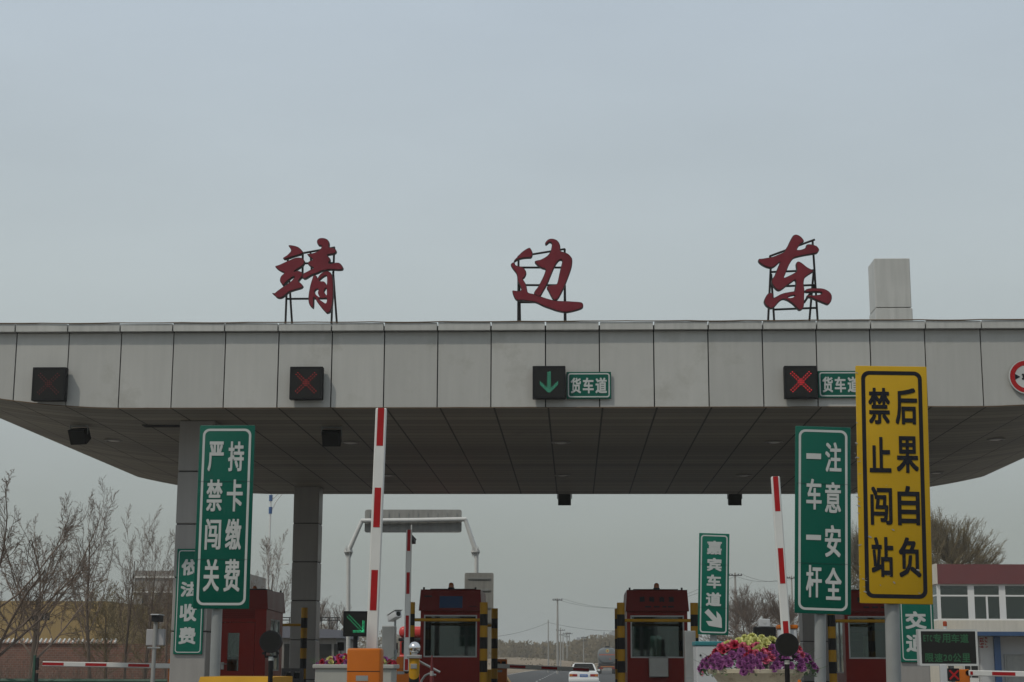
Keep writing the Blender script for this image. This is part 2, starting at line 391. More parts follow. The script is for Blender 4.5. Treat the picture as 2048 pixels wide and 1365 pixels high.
# sandy rise and dry ground beyond the road
def bank(y0, y1, x0, x1, h, seed):
    rnd = random.Random(seed); m = MB(); nx, ny = 60, 8
    for j in range(ny + 1):
        for i in range(nx + 1):
            t = j / ny; x = x0 + (x1 - x0) * i / nx; e = min(1, 6 * i / nx, 6 * (nx - i) / nx)
            z = h * math.sin(PI * t) ** .7 * (.8 + .25 * math.sin(i * .7 + seed) + .2 * rnd.random()) * e if 0 < j < ny else -.4
            m.v.append((x, y0 + (y1 - y0) * t + rnd.uniform(-2, 2), z))
    for j in range(ny):
        for i in range(nx):
            a = j * (nx + 1) + i; m.f.append((a, a + 1, a + nx + 2, a + nx + 1)); m.m.append(0)
    return m
struct('terrain', bank(338, 400, -120, 140, 2.2, 3), M['sand'], smooth=60)

# ------------------------------------------------------------------ toll canopy
YF = 30.0
ZF = az(814.5, YF, 1151); ZT = az(647, YF, 1091); ZC = az(662.5, YF, 1091)
YB = 40.0
while az(988.5, YB, 1151) < ZF: YB += .02
XC, XE = -.48, 11.75
def zb(x):
    d = max(0, abs(x - XC) - 7.7); return ZF + .029 * d * d
can = thing('toll_canopy', 'long flat grey metal toll gate canopy on square columns spanning every lane', 'toll canopy', (XC, 37, 0))
O = (XC, 37, 0)
def cpart(name, mb, mats, **k): return mb.build(name, mats, can, origin=O, **k)
JP = [30, 135, 240, 345, 449, 556, 663, 768, 875, 982, 1091, 1199, 1308, 1417, 1526, 1634, 1742, 1852, 1964]
JX = [ax(p, YF, 740) for p in JP]
while JX[0] > XC - XE + .6: JX.insert(0, JX[0] - 1)
while JX[-1] < XC + XE - .6: JX.append(JX[-1] + 1)
edges = [XC - XE] + JX + [XC + XE]
fp = MB(); cp = MB(); fj = MB(); rnd = random.Random(5)
for a, b in zip(edges, edges[1:]):
    a2, b2 = a + .011, b - .011; nn = 5
    bot = [(a2 + (b2 - a2) * i / nn, zb(a2 + (b2 - a2) * i / nn) + .004) for i in range(nn + 1)]
    dy = rnd.uniform(-.006, .006)
    fp.prism(bot + [(b2, ZC - .012), (a2, ZC - .012)], YF + dy, YF + .05)
    t1, t2 = rnd.uniform(-.012, .012), rnd.uniform(-.012, .012)
    cp.prism([(a2 + .003, ZC), (b2 - .003, ZC), (b2 - .003, ZT + t2), (a2 + .003, ZT + t1)], YF - .13, YF + .06)
    xs = [a + (b - a) * i / 4 for i in range(5)]
    fj.prism([(x, zb(x) + .012) for x in xs] + [(b, ZT - .03), (a, ZT - .03)], YF + .062, YF + .12)
fc = cpart('fascia', fp, M['alu'], smooth=20)
cpart('coping', cp, M['coping']); cpart('backing_frame', fj, M['joint'])
rl = MB(); 
def rope(z0f, y, seed):
    rnd = random.Random(seed); pts = []; x = XC - XE
    while x < XC + XE:
        st = rnd.uniform(.8, 1.5); s = rnd.uniform(.002, .012)
        for i in range(6):
            t = i / 6; pts.append((x + st * t, y, z0f(min(x + st * t, XC + XE)) - s * 4 * t * (1 - t)))
        x += st
    return pts
rl.path(rope(lambda x: ZT + .012, YF - .143, 2), .011, 5)
rl.path(rope(lambda x: zb(x) - .004, YF - .012, 4), .009, 5)
cpart('rope_light', rl, M['rust'])
sf = MB(); N = 72
xs = [XC - XE + 2 * XE * i / N for i in range(N + 1)]
sf.v = [(x, YF + .03, zb(x)) for x in xs] + [(x, YB, zb(x)) for x in xs]
for i in range(N): sf.f.append((i, N + 1 + i, N + 2 + i, i + 1)); sf.m.append(0)
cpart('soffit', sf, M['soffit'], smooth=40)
rf = MB(); rf.box(XC - XE + .1, XC + XE - .1, YF + .125, YB - .06, ZT - .32, ZT - .22)
cpart('roof_deck', rf, M['roof'])
bf = MB(); xs2 = xs
bf.prism([(x, zb(x) - .002) for x in xs2] + [(XC + XE, ZT), (XC - XE, ZT)], YB - .05, YB)
for sx in (-1, 1):
    x = XC + sx * XE; bf.box(x - .02, x + .02, YF + .13, YB - .055, zb(x), ZT)
cpart('rear_fascia', bf, M['alu'])
# missing ceiling board beside the front column
hp = at(330, 856, 32.4); hb = MB(); hb.box(hp.x - .42, hp.x + .33, 32.2, 32.5, ZF - .012, ZF + .05); cpart('ceiling_gap', hb, M['joint'])
CW = .34
def column(xc, yc, ztop, zj, top_cap=False):
    m = MB(); z = zj
    while z > .3: z -= 1.02
    cuts = []
    while z < ztop: cuts.append(z); z += 1.02
    cuts = [.25] + [c for c in cuts if .3 < c < ztop - .05] + [ztop]
    for a, b in zip(cuts, cuts[1:]):
        m.rbox(xc - CW, xc + CW, yc - CW, yc + CW, a + .01, b - .01, .015, 0, 1)
    m.box(xc - CW + .02, xc + CW - .02, yc - CW + .02, yc + CW - .02, .2, ztop - .001, 1)
    return cpart('column', m, [M['column'], M['joint']])
CY1, CY2 = 31.95, 44.2
XL1 = ax(376, CY1 - CW, 1300); XL2 = ax(606, CY2 - CW, 1250); XR1 = ax(1822, CY1 - CW, 1300); XR2 = XR1
column(XL1, CY1, ZF + .01, az(1049, CY1 - CW)); column(XL2, CY2, ZF + .01, az(1203, CY2 - CW))
column(XR1, CY1, ZF + .01, az(1049, CY1 - CW)); column(XR2, CY2, ZF + .01, az(1203, CY2 - CW))
# the pillar end that stands clear of the roof
YP = 33.0; xa, xb = ax(1750, YP, 560), ax(1821, YP, 560); zt = az(517, YP, 1790); zj = az(616, YP, 1790)
m = MB(); m.rbox(xa, xb, YP, YP + .72, zj + .008, zt, .012, 0, 1); m.rbox(xa - .012, xb + .012, YP - .012, YP + .732, ZT - .22, zj - .008, .012, 0, 1); m.box(xa + .03, xb - .03, YP + .03, YP + .69, ZT - .2, zt - .05, 1)
cpart('roof_pillar', m, [M['coping'], M['joint']])

# ceiling lights and floodlights
lightpos = [((228, 880), 'lamp'), ((700, 884), 0), ((1122, 884), 0), ((1549, 883), 0), ((1990, 878), 0), ((775, 950), 0), ((1125, 950), 0), ((1488, 950), 0), ((1872, 945), 0)]
def on_soffit(px, py):
    Y = 28.
    while Y < 48:
        p = at(px, py, Y)
        if p.z >= zb(p.x): return p
        Y += .02
    return p
LBL = ['round ceiling light under the canopy beside the floodlight near its far corner', 'round ceiling light with a bright lens just behind the bare red and white boom',
  'round ceiling light under the canopy below the green arrow signal', 'round ceiling light under the canopy by the top corner of the 注意安全 sign',
  'round ceiling light under the canopy past the yellow sign', 'round ceiling light of the rear row just behind the tall raised boom',
  'round ceiling light of the rear row above the floodlight at the canopy middle', 'round ceiling light of the rear row above the floodlight nearest the green sign', 'round ceiling light of the rear row behind the edge of the yellow sign']
c0 = None
for (p, _), lb in zip(lightpos, LBL):
    q = on_soffit(*p)
    if c0 is None:
        c0 = thing('ceiling_light', lb, 'ceiling light', (q.x, q.y, zb(q.x)), group='round lights set into the canopy ceiling')
        MB().lathe([(.20, -.001), (.21, -.02), (.17, -.035), (.16, -.012)], n=20).build('trim_ring', M['column'], c0, smooth=40)
        MB().lathe([(.155, -.014), (.1, -.03), (.001, -.036)], n=20).build('lens', M['lamplens'], c0, smooth=60)
    else: dup(c0, (q.x, q.y, zb(q.x)), lb)
def floodlight(loc, lb, tilt):
    t = thing('floodlight', lb, 'floodlight', loc, group='floodlights hung under the canopy')
    b = MB(); b.path([(-.197, -.02, -.0), (-.197, -.02, -.2)], .013, 5); b.path([(.197, -.02, 0), (.197, -.02, -.2)], .013, 5); b.path([(-.21, -.02, -.03), (.21, -.02, -.03)], .018, 5); b.build('bracket', M['galv'], t)
    h = MB(); h.prismx([(-.10, .16), (.12, .12), (.12, -.12), (-.10, -.16)], -.18, .18)
    mt = Matrix.Translation((0, 0, -.22)) @ Matrix.Rotation(tilt, 4, 'X'); h.xf(mt); h.build('lamp_housing', M['black'], t)
    l = MB(); l.box(-.15, .15, -.112, -.102, -.13, .13); l.xf(mt); l.build('lamp_glass', M['lens'], t)
    return t
p = on_soffit(160, 850); f0 = floodlight((p.x, p.y, zb(p.x)), 'black floodlight on a bracket near the far corner of the canopy, past the columns', R(28))
f0.rotation_euler = (0, 0, R(-14))
p = on_soffit(664, 853); dup(f0, (p.x, p.y, zb(p.x)), 'black floodlight on a bracket below the dull red cross signal', 0)
p = at(1129, 982, YB + .14); f2 = floodlight((p.x, p.y, az(1000, YB + .14) + .22), 'black floodlight hanging over the rear canopy edge above the white car', R(4))
p = at(1469, 982, YB + .14); dup(f2, (p.x, p.y, az(1000, YB + .14) + .22), 'black floodlight hanging over the rear canopy edge nearer the green signs')
MB().box(-.06, .06, -.14, .02, -.1, .03).build('mount_plate', M['steel'], f2)

# ------------------------------------------------------------------ roof letters
def outline(pts, o, sc, Y, sub=3):
    out = []; k = len(pts)
    for i in range(k):
        p0, p1, p2, p3 = [Vector(pts[(i + d) % k]) for d in (-1, 0, 1, 2)]
        # keep tight corners tight
        for s_ in range(sub):
            t = s_ / sub
            out.append(.5 * ((2 * p1) + (-p0 + p2) * t + (2 * p0 - 5 * p1 + 4 * p2 - p3) * t * t + (-p0 + 3 * p1 - 3 * p2 + p3) * t ** 3))
    return [(lambda q: (q.x, q.z))(at(o[0] + v.x / sc, o[1] + v.y / sc, Y)) for v in out]
def letter(name, label, polys, holes, o, sc, frame_fn):
    Y = 31.0
    c = at(o[0] + 600 / sc, 647, Y); base = (c.x, Y, ZT - .22)
    t = thing(name, label, 'roof letter', base, group='calligraphic letters on the canopy roof')
    def inset(q, d):
        k = len(q); ar = sum(q[i][0] * q[(i + 1) % k][1] - q[(i + 1) % k][0] * q[i][1] for i in range(k)); sg = 1 if ar > 0 else -1; r = []
        for i in range(k):
            e = Vector((q[(i + 1) % k][0] - q[i - 1][0], q[(i + 1) % k][1] - q[i - 1][1]))
            e = e.normalized() if e.length > 1e-6 else Vector((1, 0)); r.append((q[i][0] - e.y * d * sg, q[i][1] + e.x * d * sg))
        return r
    def fill(y0, y1, offset, m_name, mt):
        mb = MB()
        for pi_, pts in enumerate(polys):
            bx = (min(p[0] for p in pts), max(p[0] for p in pts), min(p[1] for p in pts), max(p[1] for p in pts))
            mine = [h for h in holes if all(bx[0] <= p[0] <= bx[1] and bx[2] <= p[1] <= bx[3] for p in h)]
            cu = bpy.data.curves.new('c', 'CURVE'); cu.dimensions = '2D'; cu.fill_mode = 'BOTH'; cu.extrude = (y1 - y0) / 2
            for hi, pp in enumerate([pts] + mine):
                q = inset(outline(pp, o, sc, Y), offset if hi == 0 else -offset * .5); s = cu.splines.new('POLY'); s.points.add(len(q) - 1)
                for pt, (x, z) in zip(s.points, q): pt.co = (x - base[0], z - base[2], 0, 1)
                s.use_cyclic_u = True
            ob = bpy.data.objects.new('c', cu); COL.objects.link(ob); me = bpy.data.meshes.new_from_object(ob.evaluated_get(bpy.context.evaluated_depsgraph_get()))
            bpy.data.objects.remove(ob); bpy.data.curves.remove(cu); yc = (y0 + y1) / 2 + pi_ * .0004
            mb.add([(v.co.x, yc - v.co.z, v.co.y) for v in me.vertices], [tuple(p.vertices) for p in me.polygons]); bpy.data.meshes.remove(me)
        return mb.build(m_name, mt, t)
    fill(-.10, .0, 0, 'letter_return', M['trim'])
    fill(-.122, -.101, .012, 'letter_face', M['maroon'])
    frame_fn(t, base, Y)
    return t
def frame(bars):
    def fn(t, base, Y):
        m = MB()
        for (x0, y0, d0, x1, y1, d1) in bars:
            a = at(x0, y0, Y + d0); b = at(x1, y1, Y + d1)
            if y0 >= 640: a.z = ZT - .22
            if y1 >= 640: b.z = ZT - .22
            m.path([a, b], .021, 4)
        m.build('steel_frame', M['steel'], t, origin=base)
    return fn
def cp_(o, sc): return lambda x, y: (o[0] + x / sc, o[1] + y / sc)
o1, s1 = (520, 450), 5.935
J1a = [(348, 262), (380, 258), (420, 265), (460, 278), (490, 300), (515, 328), (525, 345), (500, 365), (450, 380), (400, 395), (350, 412), (300, 425), (283, 413), (295, 400), (330, 378), (360, 350), (378, 325), (370, 298)]
J1b = [(192, 507), (240, 490), (300, 462), (360, 435), (420, 410), (470, 403), (510, 412), (535, 435), (540, 460), (525, 490), (490, 520), (450, 545), (415, 572), (445, 560), (480, 565), (510, 580), (520, 600), (505, 635), (485, 660), (470, 685), (500, 712), (520, 740), (500, 765), (450, 780), (400, 795), (350, 815), (310, 850), (270, 878), (235, 885), (205, 875), (180, 850), (157, 830), (165, 822), (185, 825), (215, 800), (250, 775), (282, 752), (330, 724), (380, 684), (415, 642), (410, 630), (380, 648), (330, 688), (286, 735), (265, 715), (247, 680), (255, 635), (280, 605), (298, 585), (265, 570), (230, 550), (205, 530)]
J1c = [(685, 210), (695, 190), (720, 175), (760, 173), (800, 185), (825, 210), (832, 245), (828, 275), (850, 285), (880, 290), (905, 305), (915, 328), (905, 350), (880, 362), (840, 368), (812, 375), (820, 392), (838, 410), (842, 440), (825, 470), (860, 475), (900, 465), (940, 465), (970, 482), (992, 515), (995, 530), (980, 548), (930, 552), (880, 548), (840, 548), (790, 555), (740, 565), (690, 590), (640, 605), (600, 625), (560, 650), (530, 657), (513, 640), (512, 615), (530, 590), (570, 570), (610, 548), (645, 530), (610, 510), (580, 485), (580, 462), (600, 445), (635, 430), (610, 405), (585, 385), (570, 362), (610, 358), (660, 345), (700, 325), (730, 300), (738, 280), (735, 265), (705, 260), (690, 240)]
J1d = [(648, 612), (632, 650), (610, 720), (595, 790), (585, 860), (585, 920), (600, 970), (635, 1003), (645, 985), (648, 930), (648, 880), (662, 885), (690, 935), (740, 1000), (785, 1050), (805, 1062), (840, 1045), (865, 990), (875, 900), (880, 800), (878, 700), (868, 620), (845, 580), (810, 563), (770, 570), (735, 592), (710, 618), (690, 650), (680, 620)]
H1 = [[(712, 672), (758, 632), (800, 618), (805, 690), (800, 730), (788, 705), (765, 686), (725, 684)], [(657, 805), (672, 782), (695, 776), (706, 785), (696, 815), (703, 845), (716, 872), (690, 858), (668, 836)], [(706, 887), (760, 889), (802, 884), (799, 932), (784, 946), (758, 930), (726, 908)], [(776, 785), (792, 765), (801, 790), (800, 850), (782, 828), (768, 806)]]
q = cp_(o1, s1)
F1 = []
def fb(q, x0, y0, d0, x1, y1, d1): a = q(x0, y0); b = q(x1, y1); return (*a, d0, *b, d1)
F1 = [fb(q, 300, 1175, .1, 332, 370, .1), fb(q, 415, 1170, .9, 345, 620, .1), fb(q, 845, 1170, .1, 882, 268, .1), fb(q, 948, 1168, .9, 868, 560, .1), fb(q, 520, 335, .1, 890, 268, .1), fb(q, 320, 880, .1, 820, 876, .1),
      fb(q, 508, 345, .1, 505, 640, .1), fb(q, 600, 335, .1, 615, 560, .1), fb(q, 330, 460, .1, 870, 455, .1)]
letter('roof_letter', 'maroon 靖 character on a steel frame above the canopy roof', [J1a, J1b, J1c, J1d], H1, o1, s1, frame(F1))
o2, s2 = (1000, 450), 5.935
J2a = [(350, 288), (372, 308), (388, 345), (385, 385), (365, 405), (310, 408), (260, 415), (215, 428), (185, 445), (165, 455), (175, 430), (210, 395), (250, 350), (300, 312)]
J2b = [(130, 485), (155, 462), (175, 465), (185, 490), (215, 505), (250, 510), (290, 535), (312, 570), (312, 600), (295, 635), (275, 655), (290, 685), (310, 720), (322, 770), (330, 810), (350, 825), (400, 835), (450, 855), (500, 870), (560, 890), (640, 910), (720, 918), (800, 920), (870, 925), (940, 930), (975, 940), (988, 965), (985, 990), (960, 1010), (900, 1030), (840, 1045), (780, 1053), (720, 1045), (660, 1030), (590, 1005), (520, 980), (450, 945), (400, 930), (330, 920), (260, 910), (210, 912), (180, 890), (160, 850), (148, 810), (155, 793), (185, 797), (230, 800), (252, 790), (250, 765), (230, 720), (210, 680), (205, 630), (195, 590), (165, 550), (140, 515)]
J2c = [(535, 235), (560, 200), (590, 183), (630, 182), (670, 195), (700, 225), (715, 265), (718, 300), (720, 325), (760, 340), (800, 355), (835, 385), (858, 425), (855, 490), (840, 550), (815, 620), (785, 700), (760, 760), (725, 830), (690, 890), (655, 910), (630, 900), (600, 850), (575, 800), (555, 760), (580, 737), (630, 727), (670, 720), (685, 690), (700, 620), (715, 550), (730, 490), (738, 450), (725, 432), (700, 440), (670, 475), (640, 530), (615, 590), (590, 650), (575, 690), (545, 750), (510, 810), (480, 860), (450, 862), (405, 835), (415, 800), (450, 755), (480, 700), (510, 640), (530, 590), (540, 545), (500, 530), (460, 505), (430, 480), (413, 455), (430, 440), (480, 430), (530, 405), (570, 375), (600, 330), (612, 280), (615, 240), (590, 222), (560, 245), (545, 252)]
q = cp_(o2, s2)
F2 = [fb(q, 215, 1160, .1, 220, 370, .1), fb(q, 245, 1160, .9, 230, 700, .1), fb(q, 768, 1160, .1, 768, 285, .1), fb(q, 390, 350, .1, 772, 288, .1), fb(q, 220, 508, .1, 760, 508, .1), fb(q, 220, 716, .1, 770, 718, .1), fb(q, 220, 920, .1, 770, 922, .1), fb(q, 220, 372, .1, 390, 350, .1), fb(q, 785, 1160, .9, 770, 720, .1)]
letter('roof_letter', 'maroon 边 character on a steel frame above the canopy roof', [J2a, J2b, J2c], [], o2, s2, frame(F2))
o3, s3 = (1490, 450), 5.689
J3a = [(545, 135), (580, 127), (620, 145), (650, 175), (663, 205), (640, 225), (618, 240), (605, 258), (590, 285), (586, 300), (620, 300), (660, 288), (685, 272), (690, 245), (720, 236), (770, 243), (810, 260), (835, 295), (825, 325), (800, 340), (740, 350), (680, 360), (620, 372), (570, 385), (540, 400), (515, 435), (490, 480), (470, 530), (450, 580), (438, 615), (480, 600), (540, 570), (580, 540), (575, 490), (575, 450), (600, 432), (640, 450), (690, 490), (740, 520), (772, 540), (750, 560), (710, 585), (675, 615), (662, 650), (660, 700), (668, 760), (665, 830), (665, 900), (655, 960), (620, 985), (590, 970), (560, 935), (520, 900), (470, 870), (430, 860), (400, 872), (370, 900), (340, 935), (310, 960), (285, 965), (240, 940), (215, 905), (212, 870), (235, 820), (265, 790), (300, 790), (316, 810), (310, 845), (350, 830), (400, 803), (450, 787), (520, 775), (555, 765), (562, 730), (570, 690), (568, 655), (555, 645), (520, 670), (470, 705), (420, 745), (380, 762), (345, 745), (315, 710), (295, 670), (300, 635), (330, 590), (350, 540), (370, 490), (390, 440), (365, 460), (330, 490), (290, 505), (240, 495), (190, 470), (150, 435), (150, 405), (190, 400), (250, 390), (320, 375), (390, 345), (435, 325), (455, 290), (480, 250), (500, 205), (525, 160)]
J3b = [(668, 770), (690, 747), (740, 735), (810, 735), (870, 738), (920, 755), (960, 785), (978, 820), (978, 860), (965, 895), (935, 920), (890, 905), (840, 885), (790, 865), (750, 845), (710, 838), (692, 826), (704, 814), (740, 815), (790, 815), (830, 810), (860, 800), (858, 783), (820, 778), (760, 778), (700, 782)]
H3 = [[(475, 840), (510, 822), (560, 814), (545, 836), (510, 846)]]
q = cp_(o3, s3)
F3 = [fb(q, 242, 1098, .1, 292, 500, .1), fb(q, 290, 500, .1, 285, 355, .1), fb(q, 345, 1098, .9, 298, 560, .1), fb(q, 690, 1098, .9, 782, 520, .1), fb(q, 835, 1095, .1, 790, 500, .1), fb(q, 790, 500, .1, 768, 175, .1), fb(q, 280, 358, .1, 795, 168, .1), fb(q, 295, 538, .1, 785, 518, .1), fb(q, 310, 705, .1, 800, 685, .1), fb(q, 335, 965, .1, 825, 945, .1), fb(q, 670, 890, .1, 800, 690, .1)]
letter('roof_letter', 'maroon 东 character on a steel frame above the canopy roof', [J3a, J3b], H3, o3, s3, frame(F3))

# ------------------------------------------------------------------ lane signals on the fascia
def led_dots(kind, sz):
    """two staggered rows of small lamps"""
    pts = []
    if kind == 'x':
        for sgn in (1, -1):
            for i in range(11):
                t = -1 + 2 * i / 10
                for o in (-.085, .085):
                    oo = o if i % 1 == 0 else 0
                    pts.append((t * .62 + oo * .7, sgn * t * .62 - sgn * oo * .7))
    elif kind == 'down':
        for i in range(9):
            for o in (-.065, .065): pts.append((o, .62 - i * .13 + (.05 if o > 0 else 0)))
        for i in range(6):
            for s_ in (-1, 1):
                for o in (0, .14): pts.append((s_ * (.07 + i * .10), -.66 + i * .10 + o))
        pts.append((0, -.6))
    elif kind == 'diag':
        for i in range(12):
            t = -.66 + i * .115
            for o in (-.075, .075): pts.append((t + o, -t + o))
        for i in range(9):
            for o in (0, .11): pts.append((.72 - o * 1, -.70 + i * .115 + o * .2)); pts.append((.72 - i * .115, -.72 + o))
    return [(x * sz / 2, z * sz / 2) for x, z in pts]
def lane_signal(px, py, size_px, Y, kind, led, label, part, depth=.17, r=.0078, group='lane signals on the canopy front', name='lane_signal'):
    c = at(px, py, Y); e = at(px + size_px, py, Y); s = (e - c).length
    t = thing(name, label, 'lane signal', (c.x, Y + depth, c.z), group=group)
    b = MB(); b.rbox(-s / 2, s / 2, -depth, 0, -s / 2, s / 2, .012); b.build('housing', M['black'], t, smooth=30)
    v = MB(); v.ring(rr(0, 0, s * .98, s * .98, .01), rr(0, 0, s * .86, s * .86, .02), -depth - .006)
    v.build('bezel', M['black'], t)
    MB().box(-s * .43, s * .43, -depth - .003, -depth + .002, -s * .43, s * .43).build('front_panel', M['lens'], t)
    d = MB()
    for x, z in led_dots(kind, s * .9): d.disc((x, -depth - .002, z), r, .008, 8)
    d.build(part, led, t); return t
s0 = lane_signal(97, 768, 67, 29.78, 'x', M['redledd'], 'black lane signal with a nearly unlit red cross at the canopy end', 'led_cross')
h = MB()
for z in (-.17, .17): h.path([(.30, -.06, z), (.325, -.06, z)], .018, 6)
h.build('hinge', M['black'], s0)
lane_signal(612, 766, 66, 29.78, 'x', M['redledm'], 'black lane signal with a half bright red cross, on the plain fascia', 'led_cross')
lane_signal(1098, 764.5, 66, 29.78, 'down', M['grnledb'], 'black lane signal with a green arrow pointing down', 'led_arrow', r=.0062)
lane_signal(1602, 764, 66, 29.78, 'x', M['redled'], 'black lane signal with a bright red cross beside the yellow sign', 'led_cross')

def plaque(px0, py0, px1, py1, Y, text, label, boxes, cat='sign', group=None, back=None, colour='green', ring_w=.035, inset=.045, lc='white', bold=.16, name='lane_sign'):
    a, b = at(px0, py1, Y), at(px1, py0, Y); W, H = b.x - a.x, b.z - a.z
    t = thing(name, label, cat, (a.x, Y, a.z), group=group)
    p = MB(); p.rbox(0, W, 0, .03, 0, H, .006, 0, 1); p.build('sign_panel', M[colour], t)
    k = min(W, H); r = MB(); i = inset * k; wd = ring_w * k
    r.ring(rr(W / 2, H / 2, W - 2 * i, H - 2 * i, k * .10), rr(W / 2, H / 2, W - 2 * i - 2 * wd, H - 2 * i - 2 * wd, k * .10 - wd * .8), -.002); r.build('border', M[lc], t)
    l = MB()
    for ch, u0, u1, v0, v1 in boxes: write(l, ch, u0 * W, u1 * W, (1 - v1) * H, (1 - v0) * H, -.003, bold * .22 * min((u1 - u0) * W, (v1 - v0) * H))
    l.build('lettering', M[lc], t)
    return t, W, H
HCD = [('货', .095, .325, .22, .80), ('车', .365, .61, .22, .80), ('道', .65, .905, .22, .80)]
plaque(1133, 744, 1222, 798, 29.93, '', 'green 货车道 sign beside the green arrow signal', HCD, group='truck lane signs on the canopy front', inset=.05, ring_w=.045)
plaque(1637, 742, 1726, 796, 29.93, '', 'green 货车道 sign partly covered by the yellow sign', HCD, group='truck lane signs on the canopy front', inset=.05, ring_w=.045)

# width limit disc at the end of the fascia
c = at(2053, 754, 29.93); t = thing('width_limit_sign', 'round white width limit sign with red ring on the fascia', 'sign', (c.x, 29.93, c.z))
MB().path([(0, .03, 0), (0, 0, 0)], .315, 40).build('sign_disc', M['white'], t, smooth=40)
circ = lambda r, n=48: [(r * math.cos(2 * PI * i / n), r * math.sin(2 * PI * i / n)) for i in range(n)]
MB().ring(circ(.315), circ(.298), -.003).build('rim', M['frame'], t)
MB().ring(circ(.297), circ(.212), -.004).build('red_ring', M['boomr'], t)
l = MB()
for s_ in (-1, 1): l.poly([(x * s_, -.005, z) for x, z in ([(-.208, .055), (-.208, -.055), (-.115, 0)] if s_ > 0 else [(-.208, -.055), (-.208, .055), (-.115, 0)])])
write(l, '3', -.085, -.025, -.055, .055, -.005, .008); write(l, 'm', -.005, .09, -.055, .025, -.005, .008)
l.build('lettering', M['blackpaint'], t)

# ------------------------------------------------------------------ signs on posts and columns
def road_sign(corners, Y, label, boxes, colour, lc, post_px, post_d, bold=.15, ring_w=.04, inset=.055, group=None, rad=.12, extra=None, name='warning_sign', post_bottom=.25, lean=0):
    (tlx, tly), (brx, bry) = corners
    ym = (tly + bry) / 2; a, b = at(tlx, bry, Y), at(brx, tly, Y); a.x, b.x = at(tlx, ym, Y).x, at(brx, ym, Y).x; W, H = b.x - a.x, b.z - a.z
    px = ax(post_px, Y + .09, bry + 40)
    t = thing(name, label, 'sign', (px, Y + .09, post_bottom), group=group)
    O_ = (px, Y + .09, post_bottom); x0, z0 = a.x, a.z
    p = MB(); p.rbox(x0, x0 + W, Y, Y + .02, z0, z0 + H, .008, 0, 2); p.build('sign_panel', M[colour], t, origin=O_, smooth=30)
    r = MB(); i = inset * W; wd = ring_w * W
    r.ring(rr(x0 + W / 2, z0 + H / 2, W - 2 * i, H - 2 * i, W * rad), rr(x0 + W / 2, z0 + H / 2, W - 2 * i - 2 * wd, H - 2 * i - 2 * wd, W * rad - wd * .8), Y - .002); r.build('border', M[lc], t, origin=O_)
    l = MB()
    for ch, u0, u1, v0, v1 in boxes:
        bb = bold * .22 * min((u1 - u0) * W, (v1 - v0) * H) if ch != '一' else .0005
        write(l, ch, x0 + u0 * W, x0 + u1 * W, z0 + (1 - v1) * H, z0 + (1 - v0) * H, Y - .003, bb)
    if extra: extra(l, x0, z0, W, H, Y)
    l.build('lettering', M[lc], t, origin=O_)
    s = MB(); zt_ = z0 + H * .94
    s.path([(px, Y + .09, post_bottom), (px, Y + .09, zt_)], post_d / 2, 14); s.lathe([(post_d * 1.1, 0), (post_d * 1.1, .02)], (px, Y + .09, post_bottom), 12)
    s.build('post', M['galv'], t, origin=O_, smooth=40)
    sm = MB()
    for v in (.31, .735): sm.box(x0 + .004, x0 + W - .004, Y - .0045, Y - .0015, z0 + H * (1 - v) - .0012, z0 + H * (1 - v) + .0012)
    if colour != 'yellow': sm.build('sheet_seam', M['galv' if colour == 'none' else ('chev' if colour == 'yellow' else 'gseam')], t, origin=O_)
    c_ = MB()
    for v in (.2, .5, .8): c_.box(x0 + W * .15, x0 + W * .85, Y + .021, Y + .034, z0 + H * v - .02, z0 + H * v + .02)
    c_.build('bracket', M['galv'], t, origin=O_)
    if lean: t.rotation_euler = (0, R(lean), 0); t.location.x -= math.tan(R(lean)) * (z0 + H / 2 - post_bottom)
    return t
rows = [(.09, .255), (.30, .475), (.515, .683), (.733, .908)]
B1 = [(c, .17, .455, *r) for c, r in zip('严禁闯关', rows)] + [(c, .535, .82, *r) for c, r in zip('持卡缴费', rows)]
road_sign(((392.5, 851), (504, 1218)), 17.0, 'tall green sign reading 严禁闯关 持卡缴费 on a steel post', B1, 'green', 'white', 433, .11, ring_w=.042, inset=.062)
B2 = [('注', .54, .83, .085, .245), ('意', .535, .82, .30, .465), ('安', .535, .82, .53, .70), ('全', .54, .83, .755, .925),
      ('一', .20, .465, .148, .178), ('车', .20, .475, .285, .45), ('一', .20, .465, .585, .612), ('杆', .20, .48, .745, .915)]
road_sign(((1590, 853), (1702, 1228)), 17.0, 'tall green sign reading 注意安全 一车一杆 behind the yellow sign', B2, 'green', 'white', 1648, .115, ring_w=.042, inset=.062, lean=1.9)
B3 = [(c, .17, .47, *r) for c, r in zip('禁止闯站', [(.095, .25), (.305, .455), (.515, .675), (.725, .89)])] + [(c, .545, .85, *r) for c, r in zip('后果自负', [(.095, .25), (.30, .455), (.51, .675), (.725, .89)])]
ys = road_sign(((1715.5, 732), (1860, 1208)), 13.0, 'tall yellow sign with black 禁止闯站 后果自负 lettering and scraped edges', B3, 'yellow', 'blackpaint', 1790, .115, ring_w=.055, inset=.075, rad=.11, lean=1.0)
